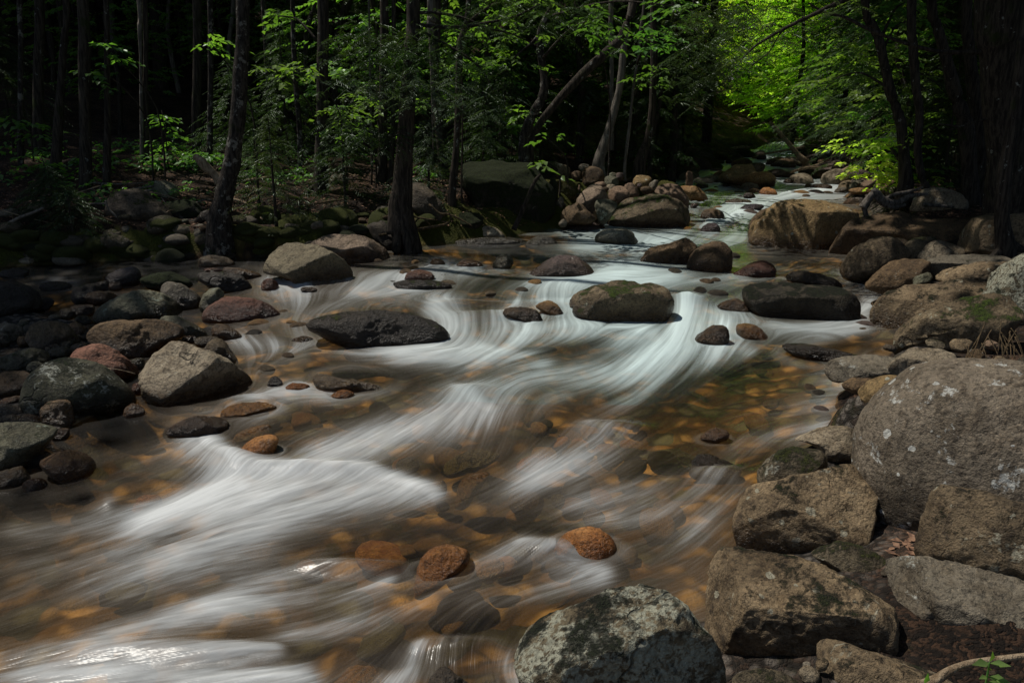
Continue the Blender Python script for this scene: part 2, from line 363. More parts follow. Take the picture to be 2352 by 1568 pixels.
# ------------------------------------------------------------------ water: a sheet that drops upstream to downstream, with streaks along the current
FLOW = [(1850, 400, -1, .3), (1700, 450, -1, .35), (1950, 450, -1, .1), (1650, 520, -.7, .7), (1700, 530, -1, .25), (1400, 575, -1, .08), (1100, 570, -1, .05), (1250, 560, -1, .05),
 (1200, 640, -1, .2), (1400, 640, -1, .1), (1600, 650, -1, .15), (1750, 570, -1, .2), (1850, 600, -.8, .3), (1050, 690, -.9, .35), (1000, 640, -.8, .4), (900, 620, -.9, .35), (1150, 740, -.1, 1), (1200, 720, .1, 1), (1270, 720, .5, .9), (1060, 750, .7, .8), (1030, 720, .8, .5),
 (1120, 800, -.8, .35), (1000, 810, -1, .12), (900, 850, -1, .2), (1250, 800, -1, .25), (1500, 790, -.7, .6), (1570, 730, -.25, 1), (1480, 830, -.7, .6), (1540, 850, -.6, .6), (1400, 900, -.9, .35), (1300, 850, -1, .2),
 (1130, 950, -.4, .9), (1050, 900, -.85, .5), (950, 960, -.85, .55), (1750, 900, -1, .15), (1900, 950, -1, .12), (1850, 820, -1, .1), (1700, 800, -.8, .4), (1640, 780, .1, 1), (1600, 1000, -.95, .4), (1480, 1020, -.7, .7), (1350, 1040, -.85, .5),
 (1700, 1100, -.6, .8), (1650, 1150, -.8, .6), (1500, 1120, -.9, .4), (700, 1130, -.95, .4), (500, 1080, -.7, .7), (850, 1120, -.85, .55), (800, 1250, -.95, .32), (560, 1180, -.95, .3), (300, 1200, -1, .2), (100, 1220, -1, .15), (300, 1300, -1, .3), (100, 1400, -1, .4), (300, 1450, -1, .22),
 (1100, 1170, -.95, .3), (1200, 1220, -.85, .5), (1400, 1180, -1, .2), (1600, 1230, -.75, .6), (1200, 1330, -1, .2), (1400, 1310, -1, .3), (1000, 1380, -1, .25), (700, 1380, -1, .3), (600, 1480, -1, .25), (150, 1520, -1, .2), (850, 1470, -.85, .5), (1100, 1440, -.9, .4), (930, 1540, -.7, .8), (1130, 1540, .4, .9), (1050, 1490, .3, .5),
 (650, 660, -.3, .9), (700, 640, .6, .7), (850, 650, -.9, .3), (620, 780, .8, .45), (560, 770, .7, .7), (700, 820, -1, .15), (650, 850, -1, .2), (700, 900, -1, .1), (500, 930, -1, .3), (600, 1000, -.8, .5), (250, 980, -1, .25), (300, 1060, -.9, .4), (150, 640, -1, .2), (400, 610, -1, .03), (200, 600, -1, .02), (700, 600, -1, .05), (780, 720, .3, .9)]
# strokes of white water: from, to, half width, strength
FOAM = [(1855, 402, 1740, 374, 8, .8), (1740, 372, 1790, 352, 6, .75), (1700, 386, 1800, 379, 5, .6), (1640, 396, 1720, 399, 5, .6), (1880, 410, 1950, 428, 6, .6), (1780, 352, 1835, 337, 5, .75), (1700, 372, 1640, 384, 5, .6), (1830, 330, 1870, 322, 5, .7), (1900, 432, 1640, 505, 16, .9), (1950, 450, 1700, 470, 12, .7), (1700, 420, 1620, 440, 8, .8), (1860, 390, 1780, 400, 6, .6), (1660, 402, 1880, 405, 4, .5), (1850, 430, 1950, 440, 10, .7), (1640, 505, 1700, 490, 10, .8), (1690, 500, 1720, 540, 10, .7),
 (1720, 538, 1500, 556, 13, 1.), (1500, 558, 1330, 574, 10, .6), (1690, 590, 1430, 600, 8, .45), (1560, 620, 1400, 612, 6, .5), (830, 622, 1000, 636, 8, .6), (635, 650, 700, 664, 10, .9), (690, 640, 670, 664, 8, .6), (1000, 600, 1180, 622, 8, .55), (1080, 618, 1190, 650, 8, .6),
 (1230, 650, 1560, 638, 8, .8), (1560, 638, 1720, 628, 5, .6), (1120, 668, 1010, 690, 11, .8), (1180, 690, 1340, 692, 9, .8), (820, 655, 900, 675, 9, .4), (800, 640, 960, 660, 7, .45), (1000, 710, 1100, 775, 18, .75), (1080, 735, 1200, 712, 13, .85), (1220, 740, 1100, 745, 12, .8), (1100, 792, 930, 810, 13, 1.), (930, 808, 800, 800, 7, .6), (1200, 765, 1310, 742, 12, .85), (1310, 742, 1500, 748, 7, .8),
 (1120, 800, 1250, 830, 16, .75), (1500, 765, 1350, 745, 9, .7), (1590, 700, 1575, 760, 15, .8), (1660, 762, 1490, 850, 36, .85), (1560, 820, 1470, 900, 30, .75), (1720, 800, 1600, 800, 12, .9), (1640, 720, 1700, 770, 12, .6), (1830, 795, 1990, 745, 9, .5), (1980, 720, 2010, 690, 7, .6),
 (1400, 850, 1100, 885, 20, .5), (1050, 895, 1130, 940, 13, .85), (1060, 935, 760, 1040, 26, .5), (1300, 900, 1100, 930, 20, .35), (545, 775, 700, 805, 14, .75), (560, 790, 640, 800, 14, .6), (700, 832, 580, 850, 9, .6), (620, 790, 780, 790, 9, .6), (560, 902, 760, 896, 8, .6), (600, 920, 430, 955, 9, .45), (700, 870, 620, 890, 7, .5),
 (480, 1015, 545, 1070, 16, .95), (545, 1075, 850, 1082, 16, .85), (850, 1088, 1000, 1130, 12, .75), (560, 1110, 350, 1195, 26, .8), (850, 1120, 420, 1280, 30, .5), (700, 1110, 500, 1190, 24, .6), (330, 1190, 60, 1220, 18, .35), (260, 1150, 240, 1190, 10, .4), (600, 1260, 0, 1380, 40, .28), (1360, 980, 1480, 1002, 14, .65), (1450, 1015, 1250, 1080, 28, .4), (1600, 1080, 1700, 1102, 12, .65), (1700, 1115, 1640, 1190, 28, .4), (1560, 1150, 1400, 1180, 22, .3),
 (1900, 985, 1680, 1005, 14, .55), (1700, 960, 1900, 930, 14, .35), (1620, 1100, 1350, 1140, 24, .3), (1200, 1255, 1390, 1312, 12, .8), (1210, 1260, 1010, 1350, 18, .5), (1380, 1325, 1100, 1370, 18, .45), (900, 1330, 760, 1305, 12, .95), (880, 1340, 500, 1400, 24, .75), (740, 1300, 560, 1360, 20, .5), (500, 1400, 200, 1490, 30, .45), (1000, 1370, 700, 1440, 26, .4),
 (340, 1255, 60, 1290, 26, .35), (0, 1488, 300, 1482, 16, .6), (200, 1500, 640, 1500, 13, .75), (100, 1540, 700, 1560, 24, .9), (-200, 1560, 100, 1530, 30, .8), (960, 1492, 1140, 1478, 14, .9), (1140, 1490, 1190, 1568, 20, .95), (1000, 1515, 900, 1568, 16, .75), (120, 640, 180, 655, 6, .4), (150, 700, 190, 690, 5, .3), (200, 650, 120, 645, 5, .35)]
CALM = [(1150, 565, 260, 16), (1850, 590, 90, 28), (350, 600, 380, 14), (1950, 790, 90, 18), (1350, 950, 120, 30), (1030, 1080, 130, 50), (300, 980, 110, 30), (1300, 920, 110, 25), (1620, 970, 60, 20), (850, 870, 110, 22)]
HUMP = [(1080, 905, 70, 18, .06), (1000, 815, 120, 12, .03), (540, 1060, 60, 22, .06), (700, 1085, 160, 14, .05), (1400, 985, 90, 16, .05), (1650, 1090, 80, 18, .045), (1280, 1270, 120, 22, .06), (800, 1305, 120, 16, .05), (400, 1500, 300, 30, .035), (1050, 1490, 110, 26, .045), (1120, 730, 80, 12, .08), (1570, 700, 50, 14, .10), (1180, 700, 110, 8, .03), (700, 650, 40, 8, .04), (250, 1160, 50, 20, .03), (1060, 700, 60, 10, .05), (1330, 1230, 110, 26, .04), (1640, 510, 60, 7, .03)]
def lic(img, fx, fy, L, step=1.0):
    nr, nc = img.shape
    jj, ii = np.meshgrid(np.arange(nc, dtype=np.float32), np.arange(nr, dtype=np.float32))
    acc = img.copy(); wt = 1.
    for sgn in (1, -1):
        x, y = jj.copy(), ii.copy()
        for k in range(L):
            xi = np.clip(x, 0, nc-1).astype(np.int32); yi = np.clip(y, 0, nr-1).astype(np.int32)
            x += sgn*step*fx[yi, xi]; y += sgn*step*fy[yi, xi]
            xc = np.clip(x, 0, nc-1.01); yc = np.clip(y, 0, nr-1.01); x0 = xc.astype(np.int32); y0 = yc.astype(np.int32); a = xc-x0; b = yc-y0
            w = 1-.8*k/L
            acc += w*((img[y0, x0]*(1-a)+img[y0, x0+1]*a)*(1-b)+(img[y0+1, x0]*(1-a)+img[y0+1, x0+1]*a)*b)
            if sgn == 1: wt += 2*w
    return acc/wt
def downstream(img, fx, fy, L, step, dec):
    nr, nc = img.shape; jj, ii = np.meshgrid(np.arange(nc, dtype=np.float32), np.arange(nr, dtype=np.float32)); x, y = jj, ii; acc = img*0; W = 0.
    for k in range(L):
        xi = np.clip(x, 0, nc-1).astype(np.int32); yi = np.clip(y, 0, nr-1).astype(np.int32); w = math.exp(-k/dec); acc = acc+w*img[yi, xi]; W += w
        x = x-step*fx[yi, xi]; y = y-step*fy[yi, xi]
    return acc/W
def norm(a): return (a-a.mean())/(a.std()+1e-9)
def build_water():
    # rows are closer together near the photographer, where the ripples are seen finest
    vs = np.concatenate([np.arange(326, 460, 1.1), np.arange(460, 1760, 2.0)])[::-1]; us = np.arange(-420, 2330, 2.3)
    yy = []; grid_y = np.linspace(.8, 60, 6000)
    ang = PITCH+np.arctan((vs-784)/FPX); horiz = CAMZ-zw(grid_y)
    vg = 784+FPX*np.tan(np.arctan2(horiz, grid_y)-PITCH)
    yrow = np.interp(-vs, -vg, grid_y)
    V_, U_ = np.meshgrid(vs, us, indexing='ij'); Y = np.repeat(yrow[:, None], len(us), 1)
    depth = Y*math.cos(PITCH)+(CAMZ-zw(Y))*math.sin(PITCH)
    X = (U_-1176)/FPX*depth
    nr, nc = Y.shape
    fx = np.zeros(Y.shape, np.float32); fy = fx.copy(); wsum = fx.copy()+1e-9
    for (u, v, a, b) in FLOW:
        s = 38+60*max(0, (v-450)/1100)
        w = np.exp(-(((U_-u)/(s*1.5))**2+((V_-v)/s)**2))+1e-5/((U_-u)**2+(V_-v)**2+900)*900
        l = math.hypot(a, b); fx += w*a/l; fy += w*b/l
    l = np.hypot(fx, fy)+1e-9; fx /= l; fy /= l
    for (ru, rv, ra, rb) in ROCKFOOT:                             # the current parts round each rock
        dx, dy = (U_-ru)/ra, (V_-rv)/rb; rr = np.hypot(dx, dy)+1e-6
        g = np.exp(-((rr-1)/.38)**2)*(rr > .2); nx, ny = dx/rr, dy/rr
        ax, ay = fx/1., fy*(ra/rb)*.6; dot = ax*nx+ay*ny; fx = fx-g*dot*nx*.95; fy = fy-g*dot*ny*.95/((ra/rb)*.6)
    l = np.hypot(fx, fy)+1e-9; fx /= l; fy /= l
    # meander a little so that the streaks are never ruled lines
    wob = fbm(np.stack([X.ravel()*1.1, Y.ravel()*1.1, 0*X.ravel()], 1), 41, 3).reshape(Y.shape)*.13
    fx, fy = fx*np.cos(wob)-fy*np.sin(wob), fx*np.sin(wob)+fy*np.cos(wob)
    dv = np.abs(np.gradient(vs))[:, None]
    gx = (fx/2.3).astype(np.float32); gy = (-fy/dv).astype(np.float32)      # grid steps per unit; rows run away from the bottom
    m = np.hypot(gx*1.0, gy*1.0); gx /= m; gy /= m
    n1 = RNG.random(Y.shape).astype(np.float32)
    s1 = norm(lic(n1, gx, gy, 13))
    def blur(a, k):
        for _ in range(2):
            c = np.cumsum(np.pad(a, ((k, k+1), (0, 0)), mode='edge'), 0); a = (c[2*k+1:]-c[:-2*k-1])/(2*k+1); a = a[:nr]
            c = np.cumsum(np.pad(a, ((0, 0), (k, k+1)), mode='edge'), 1); a = (c[:, 2*k+1:]-c[:, :-2*k-1])/(2*k+1); a = a[:, :nc]
        return a
    s2 = norm(lic(norm(blur(RNG.random(Y.shape), 1)).astype(np.float32), gx, gy, 30, 1.4))
    s3 = norm(lic(norm(blur(RNG.random(Y.shape), 4)).astype(np.float32), gx, gy, 34, 1.8))
    s4 = norm(lic(norm(blur(RNG.random(Y.shape), 11)).astype(np.float32), gx, gy, 44, 2.4))
    s1 = np.clip(s1, -2.5, 2.5); s2 = np.clip(s2, -2, 2.5)
    st = .55*s1+.35*s2+.35*s3
    big = norm(blur(fbm(np.stack([X.ravel()*1.3, Y.ravel()*1.0, 0*X.ravel()], 1), 71, 4).reshape(Y.shape), 2))
    big = norm(lic(big.astype(np.float32), gx, gy, 30, 2.5))
    F = np.zeros(Y.shape, np.float32)
    for (a, b, c, d, w, i) in FOAM:
        e = np.array([c-a, d-b], float); L2 = e@e
        t = np.clip(((U_-a)*e[0]+(V_-b)*e[1])/L2, 0, 1); r = np.hypot((U_-a-t*e[0])*.8, V_-b-t*e[1])
        F = np.maximum(F, (i*np.exp(-(r/(w*1.35))**2)).astype(np.float32))
    calm = np.zeros(Y.shape)
    for (u, v, a, b) in CALM: calm = np.maximum(calm, np.exp(-(((U_-u)/a)**2+((V_-v)/b)**2)))
    ring = np.zeros(Y.shape)
    for (ru, rv, ra, rb) in ROCKFOOT:
        rr = np.hypot((U_-ru)/ra, (V_-rv-rb*.15)/rb); ring = np.maximum(ring, np.exp(-((rr-1.1)/.3)**2)*.13)
    wake = np.zeros(Y.shape, np.float32)
    for (ru, rv, ra, rb) in ROCKFOOT:
        rr = np.hypot((U_-ru)/ra, (V_-rv)/rb); wake = np.maximum(wake, np.exp(-((rr-1.08)/.16)**2)*np.clip(.25+(V_-rv)/rb*.6+(ru-U_)/ra*.3, 0, 1))
    live = sstep(U_, 520, 640)*(1-calm)
    F = np.maximum(F, (.62*wake*live*sstep(V_, 440, 520)).astype(np.float32))
    tear = np.clip(.66+.10*s4+.26*big+.07*s3+.05*s2, .1, 1.3)          # torn edges: froth is never evenly thick
    F = blur(F, 5); F = np.maximum(.92*F, 1.02*downstream(F, gx, gy, 50, 1.5, 13.))*tear
    F = F*(1+.38*np.exp(-((U_-1330)/420)**2-((V_-790)/130)**2))
    F = np.maximum(F, ring*live)
    zone = .30+.6*sstep(U_, 480, 620)*sstep(V_, 570, 600)+.8*(1-sstep(V_, 470, 560))*(U_ > 1400)+.5*sstep(V_, 930, 1100)*(1-.5*sstep(U_, 900, 1300))
    base = np.clip(.036+.05*big-.01*s4, .01, 1)*(1-.85*calm)*zone
    base = base+.34*(1-sstep(V_, 400, 450))*(U_ > 1500)*np.clip(1+.5*big, 0, 2)
    dens = F*1.10+base
    foam = dens*(1.+.085*s1+.045*s2+.05*s3+.05*s4)+.013*np.maximum(s1, 0)*(1-calm)*np.minimum(zone, 1)
    foam = np.clip(foam*(1-.16*sstep(V_, 960, 1060)), 0, .97)  # near foam thinned so its greyer tone stands in for partial shade
    z = zw(Y)
    sc = np.clip(Y, 2, 12)/12
    z = z+(.004+.014*sc)*(s3*.08+s4*.35+big*.75)*(.4+1.2*np.minimum(F+.25, 1))*(1-.7*calm)*.8+.0004*s2
    for (u, v, a, b, h) in HUMP: z = z+.95*h*np.exp(-(((U_-u)/a)**2+((V_-v)/b)**2))
    z = z+.02*F
    i = np.arange(nr-1)[:, None]*nc+np.arange(nc-1)[None, :]
    Fc = np.stack([i, i+1, i+nc+1, i+nc], -1).reshape(-1, 4)
    x, y = X.ravel(), Y.ravel()
    far = (x < XL(y)-.5) | (x > XR(y)+.5)
    keep = ~far[Fc].all(1); Fc = Fc[keep]
    used = np.unique(Fc); rm = np.full(len(x), -1); rm[used] = np.arange(len(used)); Fc = rm[Fc]
    milk = np.clip((V_ < 930)*1.0*np.exp(-((U_-1450)/420)**2), 0, 1)
    A = {'foam': foam.ravel()[used], 'streak': ((.5*s1+.3*s3)*.25+.5).ravel()[used], 'milk': milk.ravel()[used]}
    me = mesh_np('stream', np.stack([x, y, z.ravel()], 1)[used], Fc, water_mat(), True, A)
    tag(obj('stream', me), 'shallow mountain stream with silky white rapids over amber cobbles', 'stream', kind='structure')
#WATER#

# ------------------------------------------------------------------ rocks
import bmesh
_ico = {}
def ico(n):
    if n not in _ico:
        bm = bmesh.new(); bmesh.ops.create_icosphere(bm, subdivisions=n, radius=1)
        _ico[n] = (np.array([v.co[:] for v in bm.verts]), np.array([[v.index for v in f.verts] for f in bm.faces])); bm.free()
    return _ico[n]
def smooth_poly(P, it=1):
    P = np.array(P, float)
    for _ in range(it):
        Q = np.roll(P, -1, 0); P = np.stack([.78*P+.22*Q, .22*P+.78*Q], 1).reshape(-1, 2)
    return P
def radial(P, c, th):
    """distance from c to the outline P in each direction th"""
    A = P-c; B = np.roll(A, -1, 0); d = np.stack([np.cos(th), np.sin(th)], 1); out = np.zeros(len(th))
    for a, b in zip(A, B):
        e = b-a; den = d[:, 0]*e[1]-d[:, 1]*e[0]; den = np.where(np.abs(den) < 1e-9, 1e-9, den)
        t = (a[0]*e[1]-a[1]*e[0])/den; s = (a[0]*d[:, 1]-a[1]*d[:, 0])/den
        ok = (t > 0) & (s >= -1e-6) & (s <= 1+1e-6); out = np.where(ok, np.maximum(out, t), out)
    return out
def rock(poly, mat, label, cat='boulder', group=None, name=None, D=None, ext=.22, thick=.85, facets=5, rough=1., box=2.3, lift=0., seed=None, soft=1, cuts=()):
    P = np.array(poly, float); u0, v0 = P.min(0); u1, v1 = P.max(0); W, H = u1-u0, v1-v0
    seed = seed if seed is not None else int(abs(u0*7+v0*13)) % 9973
    rng = np.random.default_rng(seed)
    uc = (u0+u1)/2; base = at(uc, min(v1, 1700), D); dirc = ray(uc, (v0+v1)/2); dl = np.linalg.norm(dirc); f = dirc/dl
    tb = (base-C0)@CF                                            # distance along the view axis at the foot
    t = np.clip((P[:, 1]-(v0+v1)/2)/(H/2), 0, 1); P[:, 1] += ext*H*t
    v1b = P[:, 1].max(); px = tb/FPX
    T = thick*.5*math.sqrt(W*H*1.25)*px; T = min(T, 1.1*W*px*.5+.05)
    fr = 1-(2*(v1-(v0+v1b)/2)/max(v1b-v0, 1))**2
    tc = tb+T*math.sqrt(max(fr, .05))*.9 if D is None else tb+T*.5
    c2 = np.array([uc, (v0+v1b)/2]); C = C0+ray(*c2)*tc; px = tc/FPX
    r = CR; fwd = ray(*c2); fwd = fwd/np.linalg.norm(fwd); r = np.cross(fwd, [0, 0, 1]); r /= np.linalg.norm(r); up = np.cross(r, fwd)
    fac = 1/np.linalg.norm(ray(*c2))
    lvl = 6 if W > 330 else 5 if W > 110 else 4 if W > 34 else 3
    S, Fc = ico(lvl)
    a, b, c = S[:, 0], S[:, 2], S[:, 1]
    th = np.arctan2(-b, a); rho = np.hypot(a, b)
    Ps = smooth_poly(P, soft); Rr = radial(Ps, c2, th); Rr = np.where(Rr <= 0, .5*min(W, H), Rr)
    n = box; k = (rho**n+np.abs(c)**n)**(-1/n); rr = rho*k*Rr
    # towards the middle the outline fades into an ellipse, so that no spokes show
    X = rr*np.cos(th)*px; Yv = -rr*np.sin(th)*px; Dp = c*k*T
    V = np.stack([X, Dp, Yv], 1)
    sz = np.array([W*px/2, T, (v1b-v0)*px/2])
    Q = V/sz; 
    for _ in range(facets):                                      # broken, flattish faces towards the open side
        d = rng.normal(size=3); d[1] = -abs(d[1])*1.1-.25; d[2] = abs(d[2])*.8+.1; d /= np.linalg.norm(d)
        h = Q@d; lim = np.quantile(h, 1)*rng.uniform(.72, .88); ov = np.maximum(h-lim, 0); Q = Q-(ov*.82)[:, None]*d
    for d, lm in cuts:
        d = np.array(d, float); d /= np.linalg.norm(d); h = Q@d; ov = np.maximum(h-lm, 0); Q = Q-(ov*.93)[:, None]*d
    for _ in range(2):
        d = rng.normal(size=3); d /= np.linalg.norm(d); h = Q@d; ov = np.maximum(h-.9*h.max(), 0); Q = Q-(ov*.6)[:, None]*d
    V = Q*sz
    s = float(np.cbrt(sz.prod()))
    nn = V/np.linalg.norm(V, axis=1)[:, None]
    off = rng.random(3)*50
    V = V+nn*(s*rough*(.075*fbm(V/s*1.3+off, 1, 2)+.035*fbm(V/s*4+off, 4, 3)+.014*fbm(V/s*14+off, 8, 2)))[:, None]
    if lvl >= 5: V = V+nn*(.006*rough*fbm(V*16+off, 6, 3))[:, None]
    Wd = C+V[:, :1]*r+V[:, 1:2]*fwd+V[:, 2:3]*up; Wd[:, 2] += lift
    zc = Wd.mean(0); bz = Wd[:, 2].min(); org = np.array([zc[0], zc[1], bz])
    wat = zw(Wd[:, 1]); inw = (XL(zc[1]) < zc[0]+.25) & (zc[0] < XR(zc[1])+.35)
    wet = (1-sstep(Wd[:, 2]-wat+.02*fbm(Wd*9, 3, 2), .05, .17+.05*rng.random()))*(1. if inw else 0.)
    if name is None: name = 'boulder' if W*px > .42 else 'rock' if W*px > .2 else 'cobble'
    me = mesh_np(name, Wd-org, Fc, RM[mat], True, {'wet': wet})
    o = obj(name, me, None, org); tag(o, label, cat, group); return o
def ell(x0, y0, x1, y1, n=14, seed=0, sq=2.4):
    rg = np.random.default_rng(int(x0*3+y0*5+seed) % 99991)
    t = np.arange(n)*2*math.pi/n; a, b = (x1-x0)/2, (y1-y0)/2; tl = rg.uniform(-.12, .12)
    k = (np.abs(np.cos(t))**sq+np.abs(np.sin(t))**sq)**(-1/sq)*(1+rg.uniform(-.05, .05, n))
    x, y = a*k*np.cos(t), b*k*np.sin(t)*(1-.12*np.cos(t+rg.uniform(0, 6)))
    return [((x0+x1)/2+p, (y0+y1)/2+q-tl*p) for p, q in zip(x, y)]
